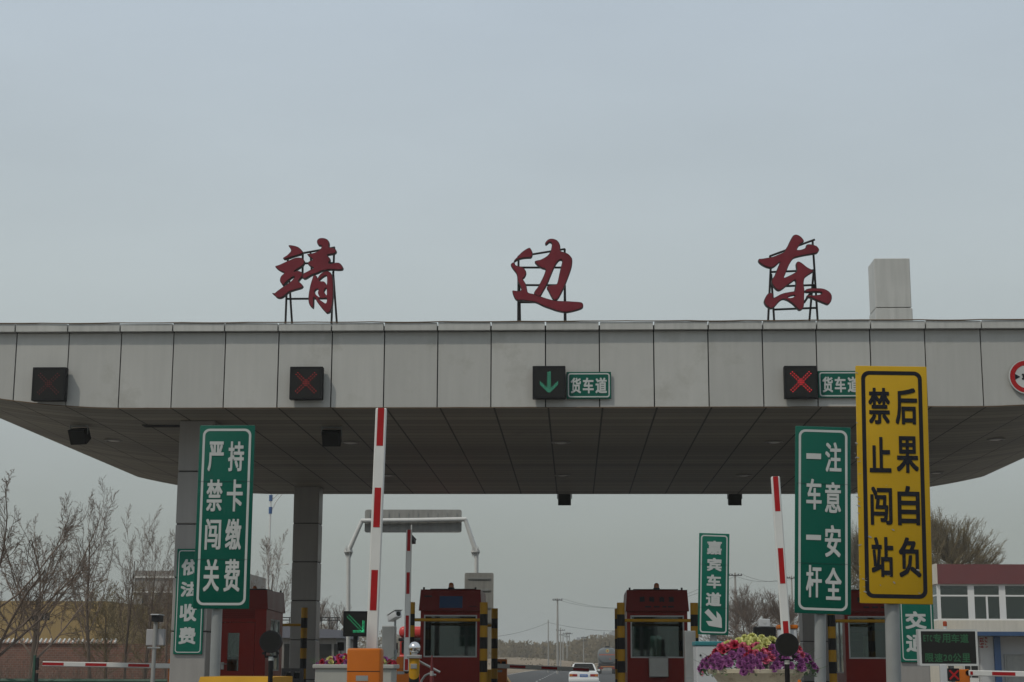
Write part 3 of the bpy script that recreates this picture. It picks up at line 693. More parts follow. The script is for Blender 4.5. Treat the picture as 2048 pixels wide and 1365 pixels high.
# scrapes and chipped paint on the yellow sheet
rnd = random.Random(9); a = at(1716, 1208, 13); b = at(1860, 732, 13); sc = MB()
for i in range(46):
    e = rnd.random(); x = a.x + (rnd.uniform(.006, .03) if e < .6 else rnd.uniform(.03, .5)); z = rnd.uniform(a.z + .03, b.z - .03) if e < .7 else rnd.uniform(a.z + .02, a.z + .3)
    L, hgt = rnd.uniform(.006, .035), rnd.uniform(.002, .007); tl = rnd.uniform(-.01, .01)
    sc.poly([(x, 12.9955 - i * 1e-5, z), (x + L * .6, 12.9955 - i * 1e-5, z - hgt * .6 + tl), (x + L, 12.9955 - i * 1e-5, z + tl), (x + L * .4, 12.9955 - i * 1e-5, z + hgt)])
sc.build('chipped_paint', M['signback'], ys, origin=(ax(1790, 13.09, 1248), 13.09, .25))
def arrow(l, x0, z0, W, H, Y):
    pts = [(150, 752), (222, 828), (218, 768), (250, 800), (262, 830), (265, 910), (155, 895), (130, 857), (188, 853), (118, 784)]
    l.poly([(x0 + (x - 72 + (y - 108) * .012) / 258 * W, Y - .004, z0 + (1 - (y - 108) / 862) * H) for x, y in pts][::-1])
B4 = [('嘉', .26, .75, .075, .21), ('宾', .27, .75, .245, .375), ('车', .27, .74, .41, .545), ('道', .25, .75, .585, .72)]
road_sign(((1397, 1067), (1458, 1270)), 24.0, 'narrow green sign reading 嘉宾车道 with a white slanting arrow', B4, 'greend', 'white', 1431, .10, bold=.17, ring_w=.042, inset=.06, rad=.1, extra=arrow, lean=1.85)
rows5 = [(.10, .255), (.315, .46), (.525, .69), (.745, .905)]
def col_sign(px0, py0, px1, py1, xc, label, boxes):
    Y = CY1 - CW - .045
    return plaque(px0, py0, px1, py1, Y, '', label, boxes, group=None, colour='greend', inset=.055, ring_w=.03, bold=.17, name='toll_sign')
col_sign(346, 1098, 412, 1309, XL1, 'green sign reading 依法收费 fixed to a grey column', [(c, .17, .76, *r) for c, r in zip('依法收费', rows5)])
col_sign(1802, 1112, 1862, 1325, XR1, 'green sign ending in 交通 on a column behind the yellow sign', [(c, .17, .78, *r) for c, r in zip('交通', rows5[2:])])
# ------------------------------------------------------------------ toll booths
def wall_with_hole(m, x0, x1, z0, z1, y0, y1, hx0, hx1, hz0, hz1):
    m.box(x0, hx0, y0, y1, z0, z1); m.box(hx1, x1, y0, y1, z0, z1)
    m.box(hx0, hx1, y0, y1, z0, hz0); m.box(hx0, hx1, y0, y1, hz1, z1)
BW, BD = .665, 2.1
zw0, zw1 = az(1316, 37) - .25, az(1231, 37) - .25      # front window, above the island
zh0, zh1 = az(1222, 37) - .25, az(1180, 37) - .25
def window(t, pos, axis, w0, w1, z0, z1, gm='glass', thick=.05, bars=()):
    """frame with its pane; axis 'y' lies in x,z at y=pos, axis 'x' lies in y,z at x=pos"""
    f = MB(); e = .03
    def bx(a0, a1, c0, c1):
        if axis == 'y': f.box(a0, a1, pos - thick / 2, pos + thick / 2, c0, c1)
        else: f.box(pos - thick / 2, pos + thick / 2, a0, a1, c0, c1)
    bx(w0, w0 + e, z0, z1); bx(w1 - e, w1, z0, z1); bx(w0 + e, w1 - e, z0, z0 + e); bx(w0 + e, w1 - e, z1 - e, z1)
    for b_ in bars: bx(b_ - e / 2, b_ + e / 2, z0 + e, z1 - e)
    fr = f.build('window_frame', M['frame'], t)
    g = MB()
    if axis == 'y': g.box(w0 + e, w1 - e, pos - .004, pos + .004, z0 + e, z1 - e)
    else: g.box(pos - .004, pos + .004, w0 + e, w1 - e, z0 + e, z1 - e)
    g.build('pane', M[gm], fr); return fr
def booth(loc, label, rz=0, screen=False, text=False, shelf=False, rear_face=False):
    t = thing('toll_booth', label, 'toll booth', loc, rz, 'red toll booths on the islands')
    b = MB(); W = BW
    wall_with_hole(b, -W, W, .08, zh0 + .02, 0, .06, -W + .075, W - .075, zw0, zw1)
    # rear wall with a door opening
    wall_with_hole(b, -W + .0, W, .08, zh0 + .02, BD - .06, BD, -.42, .36, .12, 2.02)
    for s in (-1, 1):
        x0, x1 = (-W, -W + .06) if s < 0 else (W - .06, W)
        b.box(x0, x1, .061, .35, .08, zh0 + .02); b.box(x0, x1, 1.55, BD - .061, .08, zh0 + .02)
        b.box(x0, x1, .351, 1.549, .08, .95); b.box(x0, x1, .351, 1.549, 2.1, zh0 + .02)
    b.box(-W - .012, W + .012, -.012, BD + .012, 0, .079)
    for z in (.34, .62): b.box(-W - .006, W + .006, -.006, -.0005, z, z + .012)
    b.build('body', M['red'], t)
    h = MB(); h.prismx([(-.16, zh0 - .01), (-.07, zh1 - .03), (-.03, zh1), (BD + .02, zh1 - .02), (BD + .02, zh0 + .021), (-.10, zh0 - .01)], -W - .03, W + .03)
    # the head narrows upward
    h.v = [(x * (1 - .045 * max(0, (z - zh0) / (zh1 - zh0))), y, z) for x, y, z in h.v]
    h.build('sign_head', M['redhead'], t)
    rc = MB()
    for x in (-.6, .55): rc.box(x - .02, x + .02, 0, .04, zh1 - .01, zh1 + .05)
    rc.box(-.5, .5, .5, 1.4, zh1 - .02, zh1 + .04); rc.build('roof_fitting', M['dark'], t)
    window(t, .03, 'y', -W + .075, W - .075, zw0, zw1)
    for s in (-1, 1): window(t, s * (W - .03), 'x', .35, 1.55, .95, 2.1, bars=(.95,))
    d = MB(); wall_with_hole(d, -.41, .35, .13, 2.01, BD - .05, BD - .015, -.07, .19, .95, 1.78); dr = d.build('door', M['red'], t)
    g = MB(); g.box(-.07, .19, BD - .035, BD - .03, .95, 1.78); g.build('door_window', M['glassc'], dr)
    kh = MB(); kh.rbox(.25, .32, BD - .015, BD + .02, .98, 1.14, .008); kh.path([(.29, BD + .02, 1.1), (.29, BD + .06, 1.1), (.18, BD + .06, 1.1)], .012, 6); kh.build('door_handle', M['inox'], dr)
    lv = MB()
    for k in range(7): lv.box(-.40, .34, BD + .001, BD + .022, 2.10 + k * .042, 2.10 + k * .042 + .028)
    lv.build('louvre', M['redhead'], t)
    bc = MB(); bc.lathe([(.075, 0), (.075, .06), (.062, .07)], (0, .12, zh1 - .02), 14); fx = bc.build('beacon', M['dark'], t)
    MB().lathe([(.058, .07), (.06, .11), (.05, .155), (.025, .175), (.001, .18)], (0, .12, zh1 - .02), 14).build('beacon_lens', M['amber'], fx, smooth=50)
    it = MB(); it.box(-W + .061, W - .061, .061, BD - .061, .081, .1); it.box(-W + .061, W - .061, .061, BD - .061, zh0 - .03, zh0 + .015)
    it.build('lining', M['interior'], t)
    ds = MB(); ds.rbox(-W + .07, W - .07, .12, .55, .78, .84, .01); ds.rbox(-.22, .12, .30, .36, .98, 1.24, .01); ds.box(-.08, -.02, .31, .35, .84, .98)
    ds.rbox(-.56, -.14, 1.0, 1.1, .55, 1.36, .04); ds.rbox(-.56, -.14, .68, 1.1, .48, .56, .03); ds.path([(-.35, .88, .1), (-.35, .88, .5)], .03, 8); ds.rbox(.28, .52, .28, .42, .842, 1.12, .01); ds.path([(.42, .5, .84), (.44, .5, 1.5), (.36, .4, 1.62)], .012, 6)
    ds.build('desk_and_seat', M['dark'], t)
    bl = MB()
    for z in (1.86, 2.2): bl.box(-W + .07, W - .07, .14, .16, z, z + .05)
    bl.build('blind_rail', M['dark'], t)
    if screen:
        s = MB(); sl = .09 / (zh1 - .02 - zh0); fy = lambda d: -.16 + (d + .01) * sl; s.prismx([(fy(.05) - .012, zh0 + .05), (fy(.31) - .012, zh0 + .31), (fy(.31) + .002, zh0 + .31), (fy(.05) + .002, zh0 + .05)], -.24, .27); s.build('blue_screen', M['bluescreen'], t)
        vv = MB()
        for x0 in (-.58, .42):
            d0, d1 = (.29, .325) if x0 < 0 else (.08, .095); vv.prismx([(fy(d0) - .004, zh0 + d0), (fy(d1) - .004, zh0 + d1), (fy(d1) + .003, zh0 + d1), (fy(d0) + .003, zh0 + d0)], x0, x0 + .17)
        vv.build('vent_slot', M['dark'], t)
    if text:
        l = MB()
        for ch, x in zip('延靖高速', (-.33, -.12, .10, .31)): write(l, ch, x - .06, x + .06, zh0 + .19, zh0 + .31, 0, .012)
        for x0, x1 in ((-.27, -.14), (-.08, .05), (.11, .2), (.23, .36)): l.box(x0, x1, -.001, .001, zh0 + .07, zh0 + .105)
        k = (.09) / (zh1 - .03 - zh0 + .01)
        l.v = [(x, y - .163 + (z - zh0 + .01) * k, z) for x, y, z in l.v]; l.build('lettering', M['blackpaint'], t)
    if shelf:
        MB().rbox(-.20, .22, -.22, -.014, .85, 1.28, .02).build('card_machine', M['inox'], t)
    return t
def btop(px): return ax(px, 37, 1280)
booth((ISL[1] + .11, 37, .25), 'red toll booth with a blue screen on its head and amber beacon', screen=True)
booth((1.83, 37, .25), 'red toll booth with dark head lettering and a steel card machine', text=True, shelf=True)
b4 = booth((6.60, 37, .25), 'red toll booth half covered by the yellow sign and its post', text=True)
n4 = MB(); lx = lambda px: ax(px, 37.07, 1300) - 6.60; lz = lambda py: az(py, 37.07) - .25
n4.box(lx(1702), lx(1727), .066, .07, lz(1315), lz(1265), 0); n4.box(lx(1703), lx(1726), .062, .0655, lz(1303), lz(1281), 1); n4.build('window_notice', [M['frame'], M['plate']], b4)
b1 = booth((ISL[0] - .04, 37 + BD, .25), 'red toll booth showing its door and louvre, behind the 严禁闯关 sign', rz=PI)
# guard frames
def stripes(m, p0, p1, r, n=7, period=.25, top_first=0):
    k = max(1, round((Vector(p1) - Vector(p0)).length / period)); pts = [Vector(p0).lerp(Vector(p1), i / k) for i in range(k + 1)]
    for i in range(k):
        m.path([pts[i], pts[i + 1]], r, 14, (k - 1 - i + top_first) % 2, cap=False)
    m.path([p1, (p1[0], p1[1], p1[2] + .004)], r, 14, top_first)
def guard(loc, hw, htop, label, zbar, left=True, r=.082):
    t = thing('booth_guard', label, 'guard post', loc, group='yellow and black guard frames at the booths')
    for s in ((-1, 1) if left else (1,)):
        m = MB(); stripes(m, (s * hw, 0, 0), (s * hw, 0, htop), r); m.build('post', [M['hazy'], M['hazk']], t, smooth=40)
    MB().path([(-hw + (r if left else -.2), 0, zbar), (hw - r, 0, zbar)], .035, 10).build('crossbar', M['hazy'], t, smooth=40)
    return t
zg = az(1206, 35) - .25; zbar = az(1241, 35) - .25
g = guard((ax(894, 35), 35, .25), .765, zg, 'yellow and black guard frame before the booth with the blue screen', zbar)
dup(g, (ax(1316, 35), 35, .25), 'yellow and black guard frame before the booth with the card machine')
dup(g, (ax(1739, 35), 35, .25), 'yellow and black guard frame before the booth by the yellow sign')
gz2 = az(1218, 42.6) - .25; zb2 = az(1252, 42.6) - .25
hw2 = .75
g2 = guard((ax(989, 42.6) - hw2, 42.6, .25), hw2, gz2, 'yellow and black guard frame behind the booth with the blue screen', zb2)
dup(g2, (ax(607, 41.2) - hw2, 41.2, .25), 'yellow and black guard frame behind the booth with the louvred door', sc=(1, 1, .985))
dup(g2, (1.83 + .03, 42.6, .25), 'yellow and black guard frame behind the booth with the card machine')

# ------------------------------------------------------------------ barriers
def boom_mesh(L, w, d, period, red, first, flip=False):
    m = MB(); m.rbox(0, L, -d / 2, d / 2, -w / 2, w / 2, .012, 0, 1); rs = []; x = first
    while x < L - .02:
        x1 = min(x + red, L - .002)
        if x1 > .05: rs.append(MB().box(max(x, .02), x1, -d / 2 - .0025, -d / 2 - .0003, -w * .29, w * .29))
        x += period
    return m, rs
def barrier(loc, label, ang, L, w, cab, pivot_z, period, red, first, cab_mat='orange', d=.05, yoff=-.19, lid=None, tilt=0, cab_dx=0, group='red and white lane barriers', lean=0):
    t = thing('lane_barrier', label, 'barrier', loc, group=group)
    cw, cdp, ch = cab
    c = MB(); c.rbox(cab_dx - cw / 2, cab_dx + cw / 2, -cdp / 2, cdp / 2, 0, ch, .025, 0, 3); cb = c.build('cabinet', M[cab_mat], t, smooth=40)
    dd = MB(); dd.box(cab_dx - cw / 2 + .004, cab_dx + cw / 2 - .004, -cdp / 2 - .0015, -cdp / 2 - .0003, ch - .246, ch - .238)
    dd.build('door_seam', M['steel'], cb); MB().box(cab_dx - cw * .22, cab_dx + cw * .14, -cdp / 2 - .003, -cdp / 2 - .0005, ch - .342, ch - .286).build('label_plate', M['galv'], cb)
    if lid:
        l = MB(); l.rbox(cab_dx - cw / 2 - .012, cab_dx + cw / 2 + .012, -cdp / 2 - .012, cdp / 2 + .012, ch + .001, ch + .05, .012); l.build('lid', M[lid], t)
    m, r = boom_mesh(L, w, d, period, red, first)
    mt = Matrix.Translation((0, yoff, pivot_z)) @ Matrix.Rotation(-ang, 4, 'Y') @ Matrix.Rotation(lean, 4, 'X')
    m.xf(mt); bo = m.build('boom', M['boomw'], t, smooth=30)
    for q_ in r: q_.xf(mt).build('red_band', M['boomr'], bo)
    hb = MB(); hb.path([(0, yoff + .03, pivot_z), (0, -cdp / 2 + .01, pivot_z)], .05, 10); hb.build('pivot', M['steel'], t)
    return t
# tall raised boom in front (z about 18)
Yb = 18.0
cx = ax(731, Yb, 1310); top = at(763, 817, Yb + .2); bot = at(744, 1297, Yb + .2)
ztop_c = az(1297, Yb - .16, 731) - .25
ang = math.atan2(top.z - bot.z, top.x - bot.x); pz = ztop_c - .22
pivx = bot.x - (ztop_c - pz) / math.tan(ang)
Lb = (top.z - .25 - pz) / math.sin(ang)
perL = (az(978, Yb) - az(1145, Yb)); redL = az(1145, Yb) - az(1227, Yb)
firstL = Lb - (az(818, Yb) - az(895, Yb)) - 5 * perL
while firstL < -redL: firstL += perL
barrier((pivx, Yb, .25), 'orange barrier cabinet with its tall red and white boom raised upright', ang, Lb, .125, (.36, .3, ztop_c), pz, perL, redL, firstL, yoff=.19, cab_dx=cx - pivx)
# thin raised boom further back, before the blue screen booth
Yb = 33.6; top = at(814, 1062, Yb - .2); bot = at(813, 1345, Yb - .2); cab = at(808, 1314, Yb - .1)
pz = bot.z + .02 - .25; Lb = top.z - bot.z
perL = az(1147, Yb) - az(1233, Yb); redL = az(1147, Yb) - az(1190, Yb)
f = Lb - redL; 
while f - perL > -redL: f -= perL
barrier((bot.x, Yb, .25), 'short orange cabinet with a thin upright boom close to the red booth', PI / 2 - .004, Lb, .115, (.40, .36, cab.z - .25), pz, perL, redL, f, yoff=-.215, cab_dx=-.10)
# raised boom by the flower bowl
Yb = 21.0; top = at(1551, 953, Yb - .2); bot = at(1574, 1290, Yb - .2); cz = az(1250, Yb - .12, 1580)
ang = math.atan2(top.z - bot.z, top.x - bot.x); Lb = (top - bot).length
perL = az(1095, Yb) - az(1239, Yb); redL = az(1095, Yb) - az(1165, Yb); f = Lb - redL
while f - perL > -redL: f -= perL
barrier((bot.x, Yb, .25), 'grey barrier post with an orange cap and leaning boom behind the flowers', ang, Lb, .112, (.215, .26, cz - .25 - .05), bot.z - .25, perL, redL, f, cab_mat='cabw', lid='orange', yoff=-.17, cab_dx=.03)
# closed boom of the far lane at the canopy end
Yb = 34.5; a = at(85, 1328, Yb - .2); b = at(342, 1332.5, Yb - .2); L = (a - b).length
per = ax(170, Yb) - ax(85, Yb); red = ax(127, Yb) - ax(85, Yb)
k = L - red - .005
while k - per > -red: k -= per
ang = math.atan2(a.z - b.z, a.x - b.x)
c3 = at(343, 1318, Yb)
barrier((b.x, Yb, .25), 'orange cabinet with a lowered boom across the far lane by the bare trees', ang, L, .10, (.34, .32, c3.z - .25), b.z - .25, per, red, k, yoff=-.19, cab_dx=.10)
# closed boom behind the booths in the middle lane
Yb = 44.5; a = at(1178, 1340, Yb - .2); b = at(990, 1332, Yb - .2); L = (a - b).length; per = ax(1083, Yb) - ax(1020, Yb); red = per * .5; k = L - red
while k - per > -red: k -= per
ang = math.atan2(a.z - b.z, a.x - b.x); c3 = at(1000, 1320, Yb)
tb = barrier((b.x, Yb, .25), 'orange cabinet with a lowered boom across the lane behind the white car', ang, L, .115, (.34, .32, c3.z - .25 + .02), b.z - .25, per, red, k, yoff=-.19, cab_dx=.14)
tb['label'] = 'orange cabinet with a lowered boom before the departing white car'
l = MB(); hc = c3.z - .25
for ch, x in zip('交通', (.02, .17)): write(l, ch, x, x + .12, hc - .155, hc - .04, -.163, .008)
l.build('lettering', M['blackpaint'], tb)
# barrier under the dark message board
Yb = 29.6; b = at(1938, 1346.5, Yb - .2); c3 = at(1929, 1339, Yb); a = at(2140, 1351, Yb - .2); L = (a - b).length
per = ax(2060, Yb) - ax(1976, Yb); red = ax(2022, Yb) - ax(1976, Yb)
k = ax(1976, Yb) - b.x
while k - per > -red: k -= per
barrier((b.x, Yb, .25), 'orange cabinet with a lowered boom beside the small red cross signal', math.atan2(a.z - b.z, a.x - b.x), L, .10, (.24, .3, c3.z - .25), b.z - .25, per, red, k, yoff=-.18, cab_dx=-.09)
# fork post that receives the far lane's boom
p = at(73, 1311, 34.3); t = thing('boom_rest', 'dark upright post that catches the lowered boom of the far lane', 'post', (p.x, 34.3, .0))
MB().rbox(-.055, -.005, -.03, .03, 0, p.z, .006).build('post', M['guard'], t)
m = MB(); m.rbox(0, .055, -.028, .028, p.z - .30, p.z - .05, .006); m.rbox(0, .055, -.028, .028, p.z - .62, p.z - .36, .006); m.build('rubber_pad', M['dark'], t)

# ------------------------------------------------------------------ island furniture
# crash blocks
def crash(x, y0, label, hw=.33, top=1.2, sgn=1):
    t = thing('crash_block', label, 'crash block', (x, y0, .25), group='yellow crash blocks on the island ends')
    pr = [(0, 0), (-.04, .3), (.02, .62), (.16, .86), (.38, top - .25), (1.4, top - .25), (1.4, 0)]
    m = MB(); m.prismx([(y * sgn, z) for y, z in pr], -hw, hw); m.build('block', M['hazy'], t)
    k = MB()
    for i in range(2):
        z = .18 + i * .36
        yf = lambda zz: (-.045 if zz < .5 else -.03 + (zz - .5) * .25)
        if sgn > 0:
            v = [(-hw * .96, z), (0, z + .22), (hw * .96, z), (hw * .96, z + .14), (0, z + .36), (-hw * .96, z + .14)]
            k.add([(x_, -.046 + max(0, zz - .30) * .19 - .004, zz) for x_, zz in v], [(0, 1, 4, 5), (1, 2, 3, 4)])
    if sgn > 0: k.build('chevron', M['hazk'], t)
    return t
crash((ax(415, 15) + ax(538, 15)) / 2, 14.6, 'yellow crash block with black chevrons below the round lamp', top=az(1357, 15))
crash(1.83, 12.4, 'yellow crash block with black chevrons in front of the flower bowl', top=1.0)
cb2 = crash(-2.75, 49.2, 'yellow crash block at the rear end of an island near the white car', hw=.62, top=az(1340, 48.4), sgn=-1)
tz = az(1341, 49) - .25; MB().prism([(-1.0, 0), (1.0, 0), (.97, .3), (.87, tz - .37), (.72, tz - .15), (.52, tz), (-.5, tz), (-.85, tz - .3)], -.3, 1.1).build('sloped_end', M['hazy'], cb2)

t = thing('traffic_cone', 'small orange cone standing before the cream flower bowl', 'cone', (ax(1597, 13.45), 13.45, 1.0))
m = MB(); m.rbox(-.075, .075, -.075, .075, 0, .015, .004); m.lathe([(.06, .015), (.012, az(1358, 13.45) - 1.0)], n=16); m.build('cone', M['orange'], t, smooth=40)
# round lamps on black posts
def round_lamp(px, py, Y, label):
    c = at(px, py, Y); t = thing('nose_lamp', label, 'warning lamp', (c.x, Y, .25), group='round lamps on the island noses'); z = c.z - .25; r = .095
    m = MB(); m.path([(0, .06, z), (0, -.02, z), (0, -.05, z)], [r * .92, r, r], 28); m.build('lamp_housing', M['black'], t, smooth=40)
    MB().ring(circ(r, 28), circ(r * .85, 28), 0).xf(Matrix.Translation((0, -.053, z))).build('rim', M['dark'], t)
    MB().path([(0, -.0505, z), (0, -.052, z)], r * .84, 28).build('lens', M['lens'], t)
    y = MB(); y.path([(-.05, 0, z - r * .85), (-.05, 0, z - r - .03), (.05, 0, z - r - .03), (.05, 0, z - r * .85)], .011, 6)
    for s in (-1, 1): y.disc((s * .06, -.01, z - r * 1.02), .012, .03, 8)
    y.build('yoke', M['dark'], t)
    MB().path([(0, 0, 0), (0, 0, z - r - .06)], .021, 12).build('post', M['black'], t, smooth=40)
    MB().path([(0, 0, z - r - .062), (0, 0, z - r - .03)], .0225, 12).build('white_band', M['white'], t, smooth=40)
    return t
l1 = round_lamp(543, 1284, 14.2, 'round dark lamp on a black post before the red louvred booth')
q = at(1573, 1290, 13.9); l2 = round_lamp(1573, 1290, 13.9, 'round dark lamp on a black post before the flower bowl')

# flower bowls
def flower_meshes():
    out = {}
    for k, mt in (('rose', 'rose'), ('crimson', 'crimson'), ('purple', 'purple'), ('creme', 'cremefl')):
        rnd = random.Random(k); m = MB()
        for ringi, (rad, n, tilt, up) in enumerate(((.012, 4, 75, .010), (.022, 6, 52, .006), (.030, 7, 24, .0))):
            for i in range(n):
                a = 2 * PI * (i + .5 * ringi) / n + rnd.uniform(-.15, .15); tl = R(tilt + rnd.uniform(-10, 10)); w_ = rad * .55
                d = Vector((math.cos(a) * math.cos(tl), math.sin(a) * math.cos(tl), math.sin(tl))); sd_ = Vector((-math.sin(a), math.cos(a), 0))
                b0 = Vector((0, 0, up)); m.add([b0 - sd_ * w_ * .4, b0 + sd_ * w_ * .4, b0 + d * rad * .7 + sd_ * w_, b0 + d * rad + Vector((0, 0, .004)), b0 + d * rad * .7 - sd_ * w_], [(0, 1, 2, 3, 4)])
        me = m.build('flower', M[mt]); out[k] = me.data; bpy.data.objects.remove(me)
    return out
FLM = flower_meshes()
def leafy(m, n, fn, rnd, sz=.03):
    for i in range(n):
        p = fn(); a = rnd.uniform(0, 2 * PI); tl = rnd.uniform(-.3, 1.2); d = Vector((math.cos(a) * math.cos(tl), math.sin(a) * math.cos(tl), math.sin(tl))); s = Vector((-math.sin(a), math.cos(a), rnd.uniform(-.4, .4)))
        L = sz * rnd.uniform(.6, 1.5); m.add([p, p + d * L * .5 + s * L * .3, p + d * L, p + d * L * .5 - s * L * .3], [(0, 1, 2, 3)])
def dome_pt(rx, ry, hgt, rnd, shell=True):
    a = rnd.uniform(0, 2 * PI); u = rnd.random() ** .5; x, y = u * rx * math.cos(a), u * ry * math.sin(a)
    return Vector((x, y, hgt * (1 - u * u) ** .8 + rnd.uniform(-.012, .012))), u
def planter(loc, label, rim_z, rx, hgt, bowl, nfl, seed, bmat, square=False):
    rnd = random.Random(seed); t = thing('flower_bowl' if not square else 'flower_box', label, 'planter', loc, group=None)
    m = MB()
    if not square:
        k = rx / .54
        m.lathe([(.22, 0), (.24, .03), (.16, .10), (.13, .30), (.15, rim_z - .30), (.24 * k, rim_z - .22), (.38 * k, rim_z - .12), (.43 * k, rim_z - .05), (.475 * k, rim_z - .035), (.485 * k, rim_z), (.46 * k, rim_z + .004), (.42 * k, rim_z - .03)], n=36)
        # scalloped rim and flutes
        m.v = [(x * (1 + .018 * math.cos(12 * math.atan2(y, x))) if z > rim_z - .2 else x, y * (1 + .018 * math.cos(12 * math.atan2(y, x))) if z > rim_z - .2 else y, z) for x, y, z in m.v]
        m.build('bowl', M[bmat], t, smooth=50)
    else:
        m.rbox(-rx, rx, -.3, .3, 0, rim_z - .05, .01); m.build('box', M[bmat], t); MB().rbox(-rx - .03, rx + .03, -.33, .33, rim_z - .049, rim_z, .01).build('rim', M[bmat], t)
    f = MB()
    ry = rx * .85 if not square else .28
    leafy(f, 1300 if not square else 420, lambda: (lambda p: p[0] + Vector((0, 0, rim_z - .05)) * 1 + Vector((0, 0, -.02)))(dome_pt(rx * 1.03, ry, hgt * 1.04, rnd)), rnd, .035)
    for i in range(60):
        p, u = dome_pt(rx * 1.05, ry * 1.05, hgt, rnd); p.z += rim_z - .02; d = Vector((p.x * .35, p.y * .35, .06 + .03 * rnd.random())) * rnd.uniform(.4, 1)
        f.path([p, p + d], [.0025, .001], 3)
    f.build('foliage', M['foliage'], t)
    placed = []
    for i in range(nfl):
        for tr in range(40):
            p, u = dome_pt(rx * 1.02, ry, hgt, rnd)
            if p.y > ry * .55: continue
            if all((p - q).length > .042 for q in placed): break
        placed.append(p)
        h = p.z / hgt
        h += rnd.gauss(0, .09); kind = ('creme' if rnd.random() < .92 else 'rose') if h > .72 and abs(p.x - .08) < rx * .5 else (rnd.choice(['crimson', 'crimson', 'rose', 'rose', 'creme']) if h > .56 else (rnd.choice(['rose', 'purple', 'purple', 'crimson']) if h > .42 else 'purple'))
        if square: kind = rnd.choice(['crimson', 'crimson', 'crimson', 'creme', 'purple'])
        fl = bpy.data.objects.new('flower', FLM[kind]); COL.objects.link(fl); fl.parent = t
        nrm = Vector((p.x / rx ** 2, p.y / ry ** 2, max(.1, p.z / hgt ** 2 * .3))).normalized()
        fl.location = (p.x, p.y, p.z + rim_z - .01); fl.rotation_euler = nrm.lerp(Vector((0, -1, .3)), .35).to_track_quat('Z', 'Y').to_euler()
        s = rnd.uniform(1.35, 1.95); fl.scale = (s, s, s)
    ex = MB(); order = ['rose', 'crimson', 'purple', 'creme']
    for i in range(170 if not square else 60):
        p, u = dome_pt(rx * 1.03, ry, hgt * .97, rnd); h = p.z / hgt + rnd.gauss(0, .08)
        ki = 3 if h > .72 and abs(p.x - .08) < rx * .5 else (rnd.choice([0, 1, 1, 0]) if h > .56 else (rnd.choice([0, 2, 2, 1]) if h > .42 else 2))
        if square: ki = rnd.choice([1, 1, 1, 3, 2])
        nrm = Vector((p.x / rx ** 2, p.y / ry ** 2, max(.1, p.z / hgt ** 2 * .3))).normalized(); q = nrm.lerp(Vector((0, -1, .3)), .3).to_track_quat('Z', 'Y').to_matrix(); s = rnd.uniform(1.2, 1.8)
        me = FLM[order[ki]]; ex.add([q @ (v.co * s) + Vector((p.x, p.y, p.z + rim_z - .022)) for v in me.vertices], [tuple(f_.vertices) for f_ in me.polygons], ki)
    tag(ex.build('blossoms', [M['rose'], M['crimson'], M['purple'], M['cremefl']], t), kind='stuff')
    return t
Yp = 16.3; c = at(1516, 1339, Yp); zr = c.z
planter((c.x, Yp, .25), 'cream stone flower bowl heaped with red, purple and pale yellow roses', zr - .25, .545, az(1275, Yp) - zr, True, 98, 3, 'cream')
Yp = 20.8; c = at(700, 1331, Yp)
planter((ax(634, Yp) + .50, Yp, .25), 'grey flower box with red flowers behind the orange barrier cabinet', az(1331, Yp) - .25, .47, az(1312, Yp) - az(1331, Yp), False, 55, 8, 'planter', square=True)

# pale cabinet with teal edge behind the flowers
Yc = 19.6; a = at(1392, 1283, Yc); b = at(1474, 1283, Yc)
t = thing('equipment_cabinet', 'pale cabinet with a teal top edge and flower picture behind the flower bowl', 'cabinet', ((a.x + b.x) / 2, Yc, .25)); W2 = (b.x - a.x) / 2; H = a.z - .25
MB().rbox(-W2, W2, 0, .5, 0, H - .052, .012).build('body', M['cabw'], t); MB().rbox(-W2 - .012, W2 + .012, -.012, .512, H - .05, H, .01).build('top_edge', M['teal'], t)
d = MB(); rnd = random.Random(2)
for i in range(16):
    x, z = -W2 + .07 + rnd.uniform(-.035, .045), H - .33 + rnd.uniform(-.07, .06); r_ = rnd.uniform(.008, .02)
    d.poly([(x + r_ * math.cos(2 * PI * j / 7), -.002 - i * .0003, z + r_ * math.sin(2 * PI * j / 7)) for j in range(7)], i % 3)
d.build('flower_picture', [M['purple'], M['rose'], M['foliage']], t)
MB().disc((-W2 + .05, -.001, H - .16), .012, .012, 10).build('lock', M['dark'], t)

# stainless cabinets
def inox_box(px0, px1, py, Y, label, depth=.3):
    a, b = at(px0, py, Y), at(px1, py, Y); t = thing('steel_cabinet', label, 'cabinet', ((a.x + b.x) / 2, Y, .25)); w2 = (b.x - a.x) / 2
    MB().rbox(-w2, w2, 0, depth, 0, a.z - .25, .01).build('body', M['inox'], t); h = a.z - .25
    m = MB(); m.rbox(w2 - .001, w2 + .03, .06, .14, h * .72, h * .8, .005); m.box(-w2 + .02, w2 - .02, -.004, -.0005, h * .5, h * .51); m.build('hinge', M['galv'], t)
    return t
inox_box(1369, 1391, 1262, 31.5, 'slim stainless cabinet between the lettered booth and the pale cabinet')
inox_box(764, 789, 1252, 24.0, 'slim stainless cabinet under the security camera')

